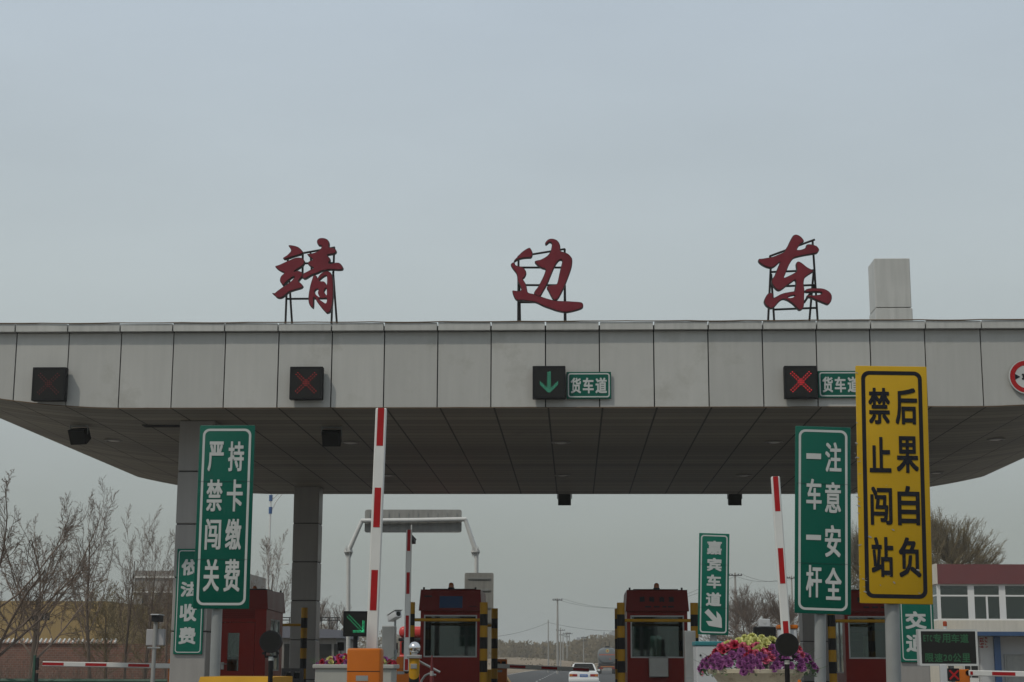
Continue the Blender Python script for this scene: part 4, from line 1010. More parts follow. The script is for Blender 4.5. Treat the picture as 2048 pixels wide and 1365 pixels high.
# security camera above the slim cabinet
def camera_on(loc, label, arm, yaw, s=1.0, pole=None):
    t = thing('security_camera', label, 'camera', loc)
    h = MB(); h.rbox(-.055 * s, .055 * s, -.17 * s, .15 * s, -.05 * s, .05 * s, .012); mt = Matrix.Translation(arm) @ Matrix.Rotation(yaw, 4, 'Z') @ Matrix.Rotation(R(-12), 4, 'X'); h.xf(mt); h.build('housing', M['cabw'], t, smooth=30)
    k = MB(); k.rbox(-.065 * s, .065 * s, -.21 * s, .16 * s, .051 * s, .062 * s, .005); k.xf(mt); k.build('sun_shield', M['frame'], t)
    g = MB(); g.path([(0, -.171 * s, 0), (0, -.174 * s, 0)], .036 * s, 14); g.xf(mt); g.build('camera_lens', M['lens'], t)
    return t
Yq = 24.1; c = at(787, 1233, Yq); zc_ = c.z
t = camera_on((c.x, Yq + .1, az(1254, Yq)), 'pale security camera on top of the slim stainless cabinet', Vector((0, 0, zc_ - az(1254, Yq))), R(28), .95)
MB().path([(.01, .05, 0), (.01, .05, zc_ - az(1254, Yq) - .05)], .016, 8).build('stem', M['galv'], t)

# camera pole by the far lane
Yq = 29.0; b = at(304, 1365, Yq); c = at(309, 1236, Yq)
t = thing('camera_pole', 'pale grey pole with camera and control box near the bare trees', 'camera pole', (b.x, Yq, .25))
MB().path([(0, 0, 0), (.02, 0, c.z - .25 - .06)], .037, 12).build('pole', M['coneg'], t, smooth=40)
h = MB(); h.rbox(-.02, .11, -.16, .18, c.z - .25 - .07, c.z - .25 + .04, .01); h.build('camera_housing', M['dark'], t); MB().rbox(-.03, .12, -.2, .2, c.z - .25 + .041, c.z - .25 + .06, .006).build('sun_shield', M['cabw'], t)
bx = at(305, 1275, Yq); MB().rbox(-.145, .17, .02, .16, bx.z - .25 - .14, bx.z - .25 + .14, .012).build('control_box', M['boxg'], t)
MB().box(-.1, .13, -.045, -.037, bx.z - .25 - .19, bx.z - .25 - .165).build('clamp', M['galv'], t)

# small lane arrow on a stand
Yq = 22.0; s0 = lane_signal(710, 1248, 50, Yq, 'diag', M['grnled'], 'small black signal with a bright green slanting arrow by the raised boom', 'led_arrow', depth=.1, r=.0036, group=None, name='arrow_signal')
zz = at(710, 1274, Yq).z
s0.rotation_euler = (0, 0, R(6))
MB().path([(0, -.05, -(s0.location.z - .25)), (0, -.05, -(s0.location.z - zz) + .01)], .03, 10).build('stand', M['black'], s0, smooth=40)

# ball topped post
Yq = 16.0; c = at(829, 1296, Yq); k = (at(841, 1296, Yq).x - at(817, 1296, Yq).x) / 2; z = c.z - .25
t = thing('ball_post', 'yellow and black post topped with a polished steel ball', 'post', (c.x, Yq, .25))
MB().sphere((0, 0, z), k, 24, 16).build('steel_ball', M['chrome'], t, smooth=60)
m = MB(); m.lathe([(k * .5, z - k * 1.15), (k * .45, z - k * .8)], n=16); m.rbox(-k * 1.15, k * 1.15, -k * 1.15, k * 1.15, z - k * 1.75, z - k * 1.15 - .001, .006); m.build('collar', M['inox'], t)
m = MB(); rr_ = k * .88; zt_ = z - k * 1.76; n_ = 24
bands = [zt_, zt_ - .15, zt_ - .23, zt_ - .42, zt_ - .50, zt_ - .70, zt_ - .78, 0]
for i in range(len(bands) - 1):
    o = len(m.v)
    for zz in (bands[i], bands[i + 1]):
        for j in range(n_):
            a = 2 * PI * j / n_; dip = -abs(math.sin(a + 0)) * .045 if 0 < zz < zt_ else 0
            m.v.append((rr_ * math.cos(a), rr_ * math.sin(a), zz + dip))
    for j in range(n_): m.f.append((o + j, o + n_ + j, o + n_ + (j + 1) % n_, o + (j + 1) % n_)); m.m.append(i % 2)
m.build('post', [M['hazy'], M['hazk']], t, smooth=40)
l = MB(); l.path([(0, -rr_ + .012, zt_ - .07), (0, -rr_ - .002, zt_ - .07)], .02, 4); MB().rbox(-.03, .03, -rr_ - .004, -rr_ + .02, zt_ - .095, zt_ - .05, .003).build('small_plate', M['inox'], t)
# swing gate arm and hoop
a = at(838, 1323, 16.1); b = at(880, 1345, 16.1); t = thing('swing_gate', 'bent stainless pipe gate beside the ball topped post', 'gate', (a.x + .1, 16.15, .25)); O2 = tuple(t.location)
MB().path([a, b], .011, 10).build('pipe_arm', M['inox'], t, smooth=40, origin=O2)
hp_ = [at(842, 1375, 16.15), at(843, 1362, 16.15), at(850, 1352, 16.15), at(858, 1348, 16.15), at(872, 1351, 16.15)]
hp_.insert(0, Vector((hp_[0].x, hp_[0].y, .25))); MB().path(hp_, .011, 10).build('pipe_hoop', M['inox'], t, smooth=40, origin=O2)
c = at(864, 1311, 15.8); t = thing('marker_cone', 'thin red and white marker cone beside the steel pipe gate', 'cone', (c.x, 15.8, .25)); h = c.z - .25
m = MB(); N3 = [0, .03, h - .40, h - .28, h - .19, h - .145, h]; rad = [.10, .03, .028, .0225, .018, .0165, .006]
m.path([(0, 0, z) for z in N3], rad, 14, mats=[0, 0, 1, 0, 1, 0]); m.build('cone', [M['conew'], M['coneg']], t, smooth=40)
# steel equipment frame at the island
a = at(564, 1337, 20.5); b = at(607, 1337, 20.5); t = thing('card_rack', 'low grey steel rack with two openings before the grey rear column', 'rack', ((a.x + b.x) / 2, 20.5, .25)); w2 = (b.x - a.x) / 2; h = a.z - .25
m = MB(); 
for x in (-w2, -.02, w2 - .04): m.box(x, x + .04, -.03, .03, 0, h)
for z in (h - .04, h - .16, h - .4): m.box(-w2 + .04, -.021, -.029, .029, z, z + .04); m.box(.021, w2 - .041, -.029, .029, z, z + .04)
m.build('frame', M['dark'], t)
dupm = MB(); dupm.box(-w2 + .05, w2 - .05, .035, .05, h - .5, h - .05); dupm.build('back_panel', M['dark'], t)

# fee display behind the flowers
Yq = 22.5; a = at(1508, 1254, Yq); b = at(1552, 1254, Yq); t = thing('fee_display', 'dark fee display with a small grey box on top behind the flowers', 'display', ((a.x + b.x) / 2, Yq, .25)); w2 = (b.x - a.x) / 2; h = a.z - .25
MB().rbox(-w2, w2, 0, .15, h - .36, h, .012).build('housing', M['black'], t); MB().rbox(-w2 + .03, w2 - .03, -.003, .001, h - .33, h - .03, .001, 0, 1).build('screen', M['lens'], t)
bz = at(1518, 1238, Yq); MB().rbox(-w2 * .52, w2 * .50, .02, .14, h + .001, bz.z - .25, .008).build('grey_box', M['cabw'], t); MB().disc((0, .019, h + .06), .018, .006, 12).build('badge', M['frame'], t)
MB().path([(0, .07, 0), (0, .07, h - .36)], .035, 10).build('stand', M['black'], t)

# message board
Yq = 28.6; a = at(1840, 1332, Yq); b = at(1954, 1259, Yq); t = thing('message_board', 'dark message board with dim green ETC专用车道 限速20公里 lettering', 'message board', ((a.x + b.x) / 2, Yq, .25)); W2 = (b.x - a.x) / 2; z0, z1 = a.z - .25, b.z - .25; H = z1 - z0
MB().rbox(-W2, W2, 0, .22, z0, z1, .008).build('housing', M['cabw'], t)
m = MB(); m.ring(rr(.0, (z0 + z1) / 2, 2 * W2, H, .01), rr(.0, (z0 + z1) / 2, 2 * W2 - .07, H - .07, .01), -.004); m.build('bezel', M['frame'], t)
MB().box(-W2 + .03, W2 - .03, -.0025, .001, z0 + .03, z1 - .03).build('screen', M['lens'], t)
l = MB(); 
def brow(s, x0, z, hh, ws):
    x = x0
    for ch, wd in zip(s, ws):
        k = .02 if ch.isascii() else 0
        write(l, ch, x + .006, x + wd - .008, z + k, z + hh - k, -.004, .0035); x += wd
S2 = 2 * W2
brow('ETC专用车道', -W2 + .07 * S2 / 1, z0 + H * .63, H * .24, [.055 * S2] * 3 + [.155 * S2] * 4)
brow('限速20公里', -W2 + .09 * S2, z0 + H * .10, H * .24, [.155 * S2] * 2 + [.08 * S2] * 2 + [.155 * S2] * 2)
l.build('led_lettering', M['matled'], t)
m = MB(); m.path([(.05, .1, 0), (.05, .1, z0)], .05, 10); m.build('post', M['galv'], t)
fx = MB().lathe([(.03, 0), (.03, .05)], (-.02, .1, z1), 12).build('beacon', M['white'], t); MB().lathe([(.035, .051), (.035, .12), (.025, .135), (.001, .138)], (-.02, .1, z1), 12).build('beacon_lens', M['amberr'], fx)
# small red cross box below it
Yq = 28.4; c = at(1908, 1350, Yq); e = at(1919, 1350, Yq); s = e.x - c.x; t = thing('cross_signal', 'small dark signal with a dull red cross under the message board', 'lane signal', (c.x, Yq, .25)); z = c.z - .25
MB().rbox(-s, s, 0, .1, z - s * 1.15, z + s * 1.15, .006).build('housing', M['black'], t)
m = MB()
for a_ in (45, -45):
    ca, sa = math.cos(R(a_)), math.sin(R(a_)); Lc, wc = s * 1.15, s * .17
    m.poly([(ca * x - sa * y, -.003 - (.001 if a_ > 0 else 0), z + sa * x + ca * y) for x, y in ((-Lc, -wc), (Lc, -wc), (Lc, wc), (-Lc, wc))])
m.build('red_cross', M['boomr'], t); MB().path([(0, .05, 0), (0, .05, z - s)], .03, 8).build('stand', M['galv'], t)
MB().rbox(-s - .13, -s - .01, .02, .1, z - .3, z + .17, .01).build('side_box', M['cabw'], t)
# ------------------------------------------------------------------ overheight frame beyond the canopy
Yg = 50.0
def gp(px, py): return at(px, py, Yg)
a = gp(697, 1340); t = thing('height_gantry', 'white pipe gantry carrying a long grey sign back across the lane', 'gantry', (a.x, Yg, .25)); OG = tuple(t.location)
for name, pts in (('leg', [(697, 1365), (697, 1104)]), ('leg', [(953, 1365), (953, 1104)])):
    p0, p1 = gp(*pts[0]), gp(*pts[1]); p0.z = .25
    MB().path([p0, p1], .062, 14).build('leg', M['gantry'], t, smooth=40, origin=OG)
for e in ((697, 1104, 724, 1042), (951, 1102, 931, 1040)):
    MB().path([gp(e[0], e[1] - 1), gp(e[2], e[3])], [.075, .062], 14).build('bent_arm', M['gantry'], t, smooth=40, origin=OG)
    c = gp(e[0], 1104); f = MB().lathe([(.135, -.02), (.135, .02)], tuple(c), 16)
    for k in range(6):
        a_ = k * PI / 3; u = Vector((math.cos(a_), math.sin(a_), 0))
        for sg in (1, -1): f.add([c + u * .06 + Vector((0, 0, .021 * sg)), c + u * .13 + Vector((0, 0, .021 * sg)), c + u * .065 + Vector((0, 0, .2 * sg))], [(0, 1, 2)])
    f.build('flange', M['gantry'], t, origin=OG)
MB().path([gp(722, 1042), gp(826, 1041), gp(933, 1039)], .068, 14).build('beam', M['gantry'], t, smooth=40, origin=OG)
b0, b1 = gp(728, 1065), gp(923, 1019); yy = Yg + .12
W, H = b1.x - b0.x, b1.z - b0.z; ov = rr(b0.x + W / 2, b0.z + H / 2, W, H, .07)
sg_ = MB(); sg_.prism(ov, yy, yy + .012); so_ = sg_.build('sign_back', M['signback'], t, origin=OG)
rb = MB()
for k in range(10):
    x = b0.x + W * (k + .5) / 10; rb.box(x - .012, x + .012, yy - .022, yy - .0005, b0.z + .1, b1.z - .1)
rb.build('stiffener', M['galv'], t, origin=OG)
c = gp(824, 1081); t2 = camera_on((c.x, Yg, gp(824, 1050).z), 'dark camera hanging from the beam of the white gantry', Vector((0, -.05, c.z - gp(824, 1050).z)), R(-10), 1.35)
MB().path([(-.02, 0, 0), (-.02, 0, c.z - gp(824, 1050).z + .06)], .02, 8).build('drop_pipe', M['gantry'], t2)
for ch in t2.children:
    if ch.name.startswith(('housing', 'sun_shield')): ch.data.materials[0] = M['dark']
# grey back of a tall sign beyond the blue screen booth
Yt = 49.6; a = at(928, 1262, Yt); b = at(987, 1146, Yt); cx = (a.x + b.x) / 2
t = thing('sign_board', 'tall grey back of a sign standing behind the blue screen booth', 'sign', (cx, Yt, .25)); O4 = (cx, Yt, .25)
m = MB(); m.prism(rr(cx, (a.z + b.z) / 2 - .3, b.x - a.x, b.z - a.z + .6, .05), Yt + .07, Yt + .085); m.build('sign_back', M['signback'], t, origin=O4)
m = MB()
for v in (.1, .3, .6, .85): z = b.z - v * (b.z - a.z); m.box(a.x + .1, b.x - .1, Yt + .04, Yt + .068, z - .02, z + .02)
m.build('rail', M['galv'], t, origin=O4)
m = MB()
m.path([(ax(953, Yt + .15, 1200), Yt + .15, .25), (ax(953, Yt + .15, 1200), Yt + .15, b.z - .1)], .05, 10)
m.build('post', M['galv'], t, origin=O4)
# small dark box on a stand by the gantry leg
Ys = 46.0; a = at(681, 1293, Ys); t = thing('signal_box', 'small black box on a thin stand beside the white gantry leg', 'signal', (a.x, Ys, 0)); MB().rbox(-.09, .09, 0, .12, a.z - .12, a.z + .11, .01).build('housing', M['black'], t); MB().path([(0, .06, 0), (0, .06, a.z - .12)], .025, 8).build('stand', M['galv'], t)

# ------------------------------------------------------------------ vehicles
def wheel(m, x, y, r, w, mi=0):
    m.path([(x - w / 2, y, r), (x - w * .4, y, r), (x + w * .4, y, r), (x + w / 2, y, r)], [r * .9, r, r, r * .9], 22, mi)
def loft(m, secs, n=20, e=3.2, mi=0):
    """secs: (y, half width, z low, z high)"""
    o = len(m.v)
    for y, hw, z0, z1 in secs:
        for j in range(n):
            a = 2 * PI * (j + .5) / n; c_, s_ = math.cos(a), math.sin(a)
            m.v.append((hw * math.copysign(abs(c_) ** (2 / e), c_), y, (z0 + z1) / 2 + (z1 - z0) / 2 * math.copysign(abs(s_) ** (2 / e), s_)))
    for i in range(len(secs) - 1):
        for j in range(n): m.f.append((o + i * n + j, o + i * n + (j + 1) % n, o + (i + 1) * n + (j + 1) % n, o + (i + 1) * n + j)); m.m.append(mi)
    m.f.append(tuple(o + j for j in reversed(range(n)))); m.m.append(mi); m.f.append(tuple(o + (len(secs) - 1) * n + j for j in range(n))); m.m.append(mi)
Yc = 93.5; xcar = ax(1167.5, Yc, 1350)
t = thing('sedan', 'white sedan driving away down the road beyond the toll gate', 'car', (xcar, Yc, 0))
m = MB()
loft(m, [(.0, .70, .50, .86), (.03, .80, .42, .93), (.12, .835, .34, .955), (.5, .845, .26, .97), (1.4, .85, .24, .95), (3.0, .85, .24, .93), (3.9, .84, .26, .90), (4.35, .80, .32, .82), (4.45, .70, .40, .74)], 28, 5)
m.build('body', M['carw'], t, smooth=40)
def slab(bot, top): # hexahedron from two quads
    return [*bot, *top], [(0, 3, 2, 1), (4, 5, 6, 7), (0, 1, 5, 4), (1, 2, 6, 5), (2, 3, 7, 6), (3, 0, 4, 7)]
m = MB(); B_ = [(-.74, .62, .95), (.74, .62, .95), (.74, 3.15, .93), (-.74, 3.15, .93)]; T_ = [(-.565, 1.08, 1.40), (.565, 1.08, 1.40), (.565, 2.45, 1.40), (-.565, 2.45, 1.40)]
bm = bmesh.new(); vs, fs = slab(B_, T_); bv = [bm.verts.new(v) for v in vs]; [bm.faces.new([bv[i] for i in f]) for f in fs]
bmesh.ops.bevel(bm, geom=[e for e in bm.edges if max(v.co.z for v in e.verts) > 1.2], offset=.06, segments=3, affect='EDGES'); bm.verts.index_update()
m.add([v.co[:] for v in bm.verts], [[v.index for v in f.verts] for f in bm.faces]); bm.free(); m.build('cabin', M['carw'], t, smooth=50)
def lerp3(a, b, k): return tuple(a[i] + (b[i] - a[i]) * k for i in range(3))
def pane(q, inset, off):
    c = Vector((0, 0, 0)); [c.__iadd__(Vector(p)) for p in q]; c /= 4; n = (Vector(q[1]) - Vector(q[0])).cross(Vector(q[3]) - Vector(q[0])).normalized()
    return [Vector(p).lerp(c, inset) + n * off for p in q]
MB().poly(pane([B_[0], B_[1], T_[1], T_[0]], .13, .004)).build('rear_window', M['lens'], t)
MB().poly(pane([B_[2], B_[3], T_[3], T_[2]], .12, .004)).build('windscreen', M['lens'], t)
MB().poly(pane([B_[1], B_[2], T_[2], T_[1]], .12, .004)).build('side_window', M['lens'], t); MB().poly(pane([B_[3], B_[0], T_[0], T_[3]], .12, .004)).build('side_window', M['lens'], t)
for s in (-1, 1):
    l = MB(); l.rbox(min(s * .36, s * .79), max(s * .36, s * .79), -.015, .06, .665, .80, .01); o = l.build('tail_lamp', M['tail'], t)
    l = MB(); l.rbox(min(s * .62, s * .775), max(s * .62, s * .775), -.021, -.014, .675, .79, .003); l.build('indicator', M['taila'], o)
MB().rbox(-.22, .22, -.02, .04, .65, .785, .006).build('number_plate', M['plate'], t)
pl_ = MB()
for k in range(6): pl_.box(-.17 + k * .058, -.135 + k * .058, -.023, -.0205, .69, .745)
pl_.build('plate_marks', M['white'], t)
MB().rbox(-.84, .84, -.07, .10, .36, .585, .03).build('bumper', M['carw'], t, smooth=40); MB().rbox(-.80, .80, -.045, .2, .22, .36, .02).build('valance', M['dark'], t)
for s in (-1, 1):
    for y in (.95, 3.5):
        w_ = MB(); wheel(w_, s * .73, y, .30, .19); w_.build('wheel', M['tyre'], t)
    MB().rbox(min(s * .80, s * .95), max(s * .80, s * .95), 2.75, 2.85, .95, 1.06, .02).build('wing_mirror', M['carw'], t)
MB().path([(.1, 1.2, 1.40), (.1, 1.25, 1.47)], .012, 6).build('aerial', M['dark'], t)
# tanker
Yt = 221.; xt = ax(1215, Yt, 1320)
t = thing('tanker_truck', 'grey tanker truck with an orange stripe far down the road', 'truck', (xt, Yt, 0))
m = MB(); loft(m, [(0, .95, 1.62, 3.15), (.06, 1.10, 1.48, 3.32), (.25, 1.2, 1.40, 3.42), (6.8, 1.2, 1.40, 3.42), (7.0, 1.05, 1.5, 3.3)], 32, 3.0); m.build('tank', M['tank'], t, smooth=40)
m = MB(); m.box(-1.08, 1.08, -.012, -.001, 2.42, 2.54); m.build('stripe', M['stripe'], t); MB().disc((0, -.001, 2.98), .23, .012, 24).build('round_emblem', M['cremefl'], t); MB().disc((0, -.015, 2.98), .13, .006, 20).build('emblem_centre', M['stripe'], t)
m = MB(); m.poly([(.35, -.004, 1.82), (.48, -.004, 1.95), (.35, -.004, 2.08), (.22, -.004, 1.95)]); m.build('hazard_diamond', M['stripe'], t)
m = MB(); m.rbox(-.28, .28, .6, 1.4, 3.38, 3.62, .03); m.rbox(-.4, .4, .2, 5, 3.40, 3.46, .02); m.build('hatch', M['dark'], t)
m = MB(); [m.path([(x, .9, 3.5), (x, .9, 4.15)], .03, 5) for x in (-.24, .26)]; m.build('vent_pipe', M['dark'], t)
m = MB(); m.box(-1.12, 1.12, .1, 7.2, 1.02, 1.38); m.box(-1.2, 1.2, -.05, .1, .62, .86); m.build('chassis', M['dark'], t)
for s in (-1, 1):
    MB().rbox(min(s * .62, s * 1.15), max(s * .62, s * 1.15), -.09, -.051, .66, .82, .01).build('tail_lamp', M['tail'], t)
    for y in (.9, 2.2, 6.2, 9.0):
        w_ = MB(); wheel(w_, s * 1.0, y, .52, .42); w_.build('wheel', M['tyre'], t)
MB().box(-.55, .55, -.1, -.052, .48, .80).build('number_plate', M['signback'], t)
m = MB(); m.rbox(-1.05, 1.05, 7.6, 9.8, .7, 2.9, .1); m.build('cab', M['tank'], t); MB().rbox(-.9, .9, -.045, -.02, .88, 1.0, .01).build('reflective_strip', M['taila'], t)
# red truck in the opposite lane
Yr = 60.0; xl = ax(797, Yr, 1265); z1 = az(1254, Yr)
t = thing('cargo_truck', 'bright red truck cab waiting behind the blue screen booth', 'truck', (xl + 1.22, Yr, 0))
def rz_(py): return az(py, Yr)
m = MB(); m.rbox(-1.22, 1.22, .02, 2.0, rz_(1277), z1, .16, 0, 4); m.rbox(-1.2, 1.2, 0, 2.0, .55, rz_(1311), .07, 0, 3)
m.rbox(-1.2, 1.2, .35, 1.98, rz_(1312), rz_(1276), .03); m.build('cab', M['truck'], t, smooth=40)
MB().rbox(-1.12, 1.12, .12, .34, rz_(1309), rz_(1285), .04).build('windscreen', M['lens'], t); MB().rbox(-1.22, 1.22, -.08, .3, rz_(1284), rz_(1277.5), .03).build('sun_visor', M['dark'], t)
MB().rbox(-.75, .75, -.03, .02, 1.0, 1.3, .02).build('grille', M['dark'], t)
for s in (-1, 1):
    MB().rbox(min(s * .8, s * 1.12), max(s * .8, s * 1.12), -.04, .02, .72, .9, .02).build('headlight', M['frame'], t)
    MB().rbox(min(s * 1.24, s * 1.42), max(s * 1.24, s * 1.42), -.05, .06, rz_(1308), rz_(1287), .03).build('wing_mirror', M['dark'], t)
    for y in (.9, 4.5, 6.0):
        w_ = MB(); wheel(w_, s * 1.0, y, .5, .32); w_.build('wheel', M['tyre'], t)
MB().rbox(-1.22, 1.22, -.09, .2, .45, .68, .04).build('bumper', M['truck'], t); MB().box(-1.2, 1.2, 2.1, 8.0, .9, 2.4).build('cargo_bed', M['truck'], t)

# ------------------------------------------------------------------ buildings and walls
def wx(px, Y): return ax(px, Y, 1300)
# tan building and brick wall on the far side of the trees
Y1 = 88.; x1 = wx(212, Y1); x0 = x1 - 26; h1 = az(1205, Y1)
t = thing('tan_building', 'tan rendered building with one small window behind the bare trees', 'building', ((x0 + x1) / 2, Y1, 0)); OB = tuple(t.location)
wa, wb_ = wx(58, Y1), wx(96, Y1); wz0, wz1 = az(1244, Y1), az(1229, Y1)
m = MB(); wall_with_hole(m, x0, x1, 0, h1, Y1, Y1 + .25, wa, wb_, wz0, wz1); m.box(x1 - .25, x1, Y1 + .251, Y1 + 9, 0, h1); m.box(x0, x0 + .25, Y1 + .251, Y1 + 9, 0, h1); m.box(x0 + .251, x1 - .251, Y1 + .251, Y1 + 9, h1 - .3, h1 - .1); m.build('wall', M['tan'], t, origin=OB)
m = MB(); m.box(wa, wb_, Y1 + .14, Y1 + .16, wz0, wz1); wn_ = m.build('window', M['lens'], t, origin=OB)
m = MB(); 
for k in range(4): x = wa + (wb_ - wa) * k / 3; m.box(x - .03, x + .03, Y1 + .1, Y1 + .138, wz0, wz1)
m.build('window_frame', M['galv'], wn_, origin=OB)
Y2 = 74.; xb0, xb1 = wx(-260, Y2), wx(352, Y2); zt2 = az(1291, Y2)
t = thing('brick_wall', 'low brick boundary wall with a tiled coping behind the bare trees', 'wall', ((xb0 + xb1) / 2, Y2, 0)); OB = tuple(t.location)
MB().box(xb0, xb1, Y2, Y2 + .3, 0, zt2).build('wall', M['brick'], t, origin=OB)
m = MB(); x = xb0; zt3 = az(1283, Y2)
while x < wx(232, Y2):
    m.prismx([(Y2 - .10, zt2 + .004), (Y2 - .10, zt2 + .03), (Y2 + .15, zt3), (Y2 + .40, zt2 + .03), (Y2 + .40, zt2 + .004)], x, x + .11); m.path([(x + .14, Y2 - .12, zt2 + .03), (x + .14, Y2 + .15, zt3 + .025)], .05, 6, 1); x += .21
m.build('coping', [M['tile'], M['band']], t, origin=OB)
# grey block with pale bands
Y3 = 150.; x0, x1 = wx(262, Y3), wx(470, Y3); h3 = az(1143, Y3)
t = thing('grey_building', 'grey industrial building with pale horizontal bands behind the bare trees', 'building', ((x0 + x1) / 2, Y3, 0)); OB = tuple(t.location)
MB().box(x0, x1, Y3, Y3 + 14, 0, h3).build('wall', M['greyb'], t, origin=OB)
m = MB(); [m.box(x0 - .1, x1 + .1, Y3 - .15, Y3 - .003, az(y + 2, Y3), az(y - 1.5, Y3)) for y in (1156, 1186)]; m.build('ledge', M['band'], t, origin=OB)
for k in range(8):
    x = x0 + .8 + k * (x1 - x0) / 8; MB().box(x, x + .5, Y3 - .02, Y3 - .002, 3.2, h3 - 2.2).build('window', M['lens'], t, origin=OB)
# low office with a roof railing
Y4 = 95.; x0, x1 = wx(556, Y4), wx(681, Y4); zr0, zr1 = az(1278, Y4), az(1258, Y4); 
t = thing('low_office', 'low grey office with a blue grey fascia band and a roof railing', 'building', ((x0 + x1) / 2, Y4, 0)); OB = tuple(t.location)
MB().box(x0, x1 - .3, Y4 + .4, Y4 + 8, 0, zr0).build('wall', M['greyb'], t, origin=OB); MB().prism([(x0, zr0 + .003), (x1, zr0 + .003), (x1, zr1 - .12), (x0, zr1 + .12)], Y4, Y4 + 8.2).build('fascia', mat('office_fascia', (.13, .135, .165), .6), t, origin=OB)
m = MB()
for px in range(560, 684, 16): x = wx(px, Y4); m.path([(x, Y4 + .2, zr1 - .1), (x, Y4 + .2, az(1236, Y4))], .03, 5)
for y in (1237, 1242): m.path([(x0, Y4 + .2, az(y, Y4)), (x1 - .1, Y4 + .2, az(y, Y4))], .03, 5)
m.build('railing', M['steel'], t, origin=OB)
for p0, p1 in ((566, 596), (602, 630), (637, 661), (666, 675)):
    MB().box(wx(p0, Y4), wx(p1, Y4), Y4 + .37, Y4 + .398, .4, az(1290, Y4)).build('window', M['lens'], t, origin=OB)
# white control building
Y5 = 80.; xl = wx(1880, Y5); xr = xl + 16; S5 = lambda y: az(y, Y5)
t = thing('control_building', 'cream two storey building with a maroon parapet and long white framed windows', 'building', (xl + 8, Y5, 0)); OB = tuple(t.location)
m = MB(); m.box(xl, xr, Y5, Y5 + .25, S5(1262), S5(1239)); m.box(xl, xl + .25, Y5 + .251, Y5 + 9, 0, S5(1239)); m.box(xr - .25, xr, Y5 + .251, Y5 + 9, 0, S5(1128)); m.box(xl, xr, Y5 + 9.001, Y5 + 9.2, 0, S5(1128))
m.box(xl + .1, xr - .1, Y5 + .1, Y5 + 9, S5(1263) - .05, S5(1262)); m.box(xl + .26, xr - .26, Y5 + 5, Y5 + 5.2, S5(1262), S5(1167))
m.box(xl, xl + .25, Y5 + 3.4, Y5 + 9, S5(1238), S5(1167)); m.build('wall', M['whiteb'], t, origin=OB)
m = MB(); m.box(xl + .02, xr, Y5 - .10, Y5 + 9.3, S5(1167), S5(1128)); m.build('parapet', M['maroonb'], t, origin=OB); MB().box(xl - .06, xl + .016, Y5 - .09, Y5 + 9.3, S5(1167), S5(1127)).build('parapet_end', M['whiteb'], t, origin=OB)
def bay(xa, xb, divs, y=Y5 + .12):
    f = MB(); z0, z1, zm = S5(1239) + .003, S5(1167) - .003, S5(1190); e = .075
    f.box(xa, xa + 2 * e, y - .06, y + .06, z0, z1); f.box(xb - 2 * e, xb, y - .06, y + .06, z0, z1); f.box(xa + 2 * e, xb - 2 * e, y - .055, y + .055, z0, z0 + e); f.box(xa + 2 * e, xb - 2 * e, y - .055, y + .055, z1 - e, z1); f.box(xa + 2 * e, xb - 2 * e, y - .055, y + .055, zm - e / 2, zm + e / 2)
    for d in divs: x = xa + (xb - xa) * d; f.box(x - e * .6, x + e * .6, y - .05, y + .05, z0 + e, zm - e / 2)
    fr = f.build('window', M['winframe'], t, origin=OB); MB().box(xa + e, xb - e, y - .008, y + .008, z0 + .01, z1 - .01).build('pane', M['glassc'], fr, origin=OB)
xs_ = [xl, wx(1948, Y5), wx(2011, Y5), wx(2074, Y5)] + [wx(2074, Y5) + 1.6 * k for k in range(1, 6)]
for i in range(len(xs_) - 1): bay(xs_[i], xs_[i + 1], (.5,) if i % 2 else ())
f = MB(); e = .075; ya, yb = Y5 + .26, Y5 + 3.39; z0, z1, zm = S5(1239) + .003, S5(1167) - .003, S5(1190)
f.box(xl + .05, xl + .17, ya, ya + .15, z0, z1); f.box(xl + .05, xl + .17, yb - .15, yb, z0, z1); f.box(xl + .05, xl + .17, (ya + yb) / 2 - .06, (ya + yb) / 2 + .06, z0, z1)
for z in (z0, zm, z1 - e): f.box(xl + .06, xl + .16, ya + .15, yb - .15, z, z + e)
fr = f.build('window', M['winframe'], t, origin=OB); MB().box(xl + .1, xl + .115, ya + .1, yb - .1, z0, z1).build('pane', M['glassd'], fr, origin=OB)
m = MB(); m.box(wx(1936, Y5 - 1), xr, Y5 - 1.6, Y5 - .002, S5(1270.5), S5(1262.5)); m.build('canopy', M['bluec'], t, origin=OB)
m = MB(); m.box(wx(1957, Y5), wx(1984, Y5), Y5 - .30, Y5 + .2, 0, S5(1271)); m.build('ground_wall', M['cabw'], t, origin=OB); MB().box(wx(1984.5, Y5), wx(1997, Y5), Y5 - .42, Y5 + .2, 0, S5(1271)).build('blue_pillar', M['blue'], t, origin=OB)
m = MB(); m.box(wx(1998, Y5), xr, Y5 - .25, Y5 + .2, 0, S5(1271)); m.build('grey_panel', M['panelg'], t, origin=OB); MB().box(wx(2009, Y5), wx(2120, Y5), Y5 - .28, Y5 - .252, 0, S5(1309)).build('shutter_door', M['galv'], t, origin=OB)
m = MB(); xa, xb = wx(2008, Y5), wx(2121, Y5); m.box(xa - .08, xa, Y5 - .33, Y5 - .252, 0, S5(1308)); m.box(xa - .08, xb, Y5 - .33, Y5 - .252, S5(1308), S5(1306)); m.build('door_frame', M['galv'], t, origin=OB)
m = MB(); m.box(xl + .01, wx(1925, Y5), Y5 + .05, Y5 + .2, 0, S5(1263)); m.build('ground_floor', M['whiteb'], t, origin=OB); f = MB(); f.box(wx(1926, Y5), wx(1956, Y5), Y5 + .02, Y5 + .06, 0, S5(1271)); f.build('doorway', M['winframe'], t, origin=OB)
d = MB()
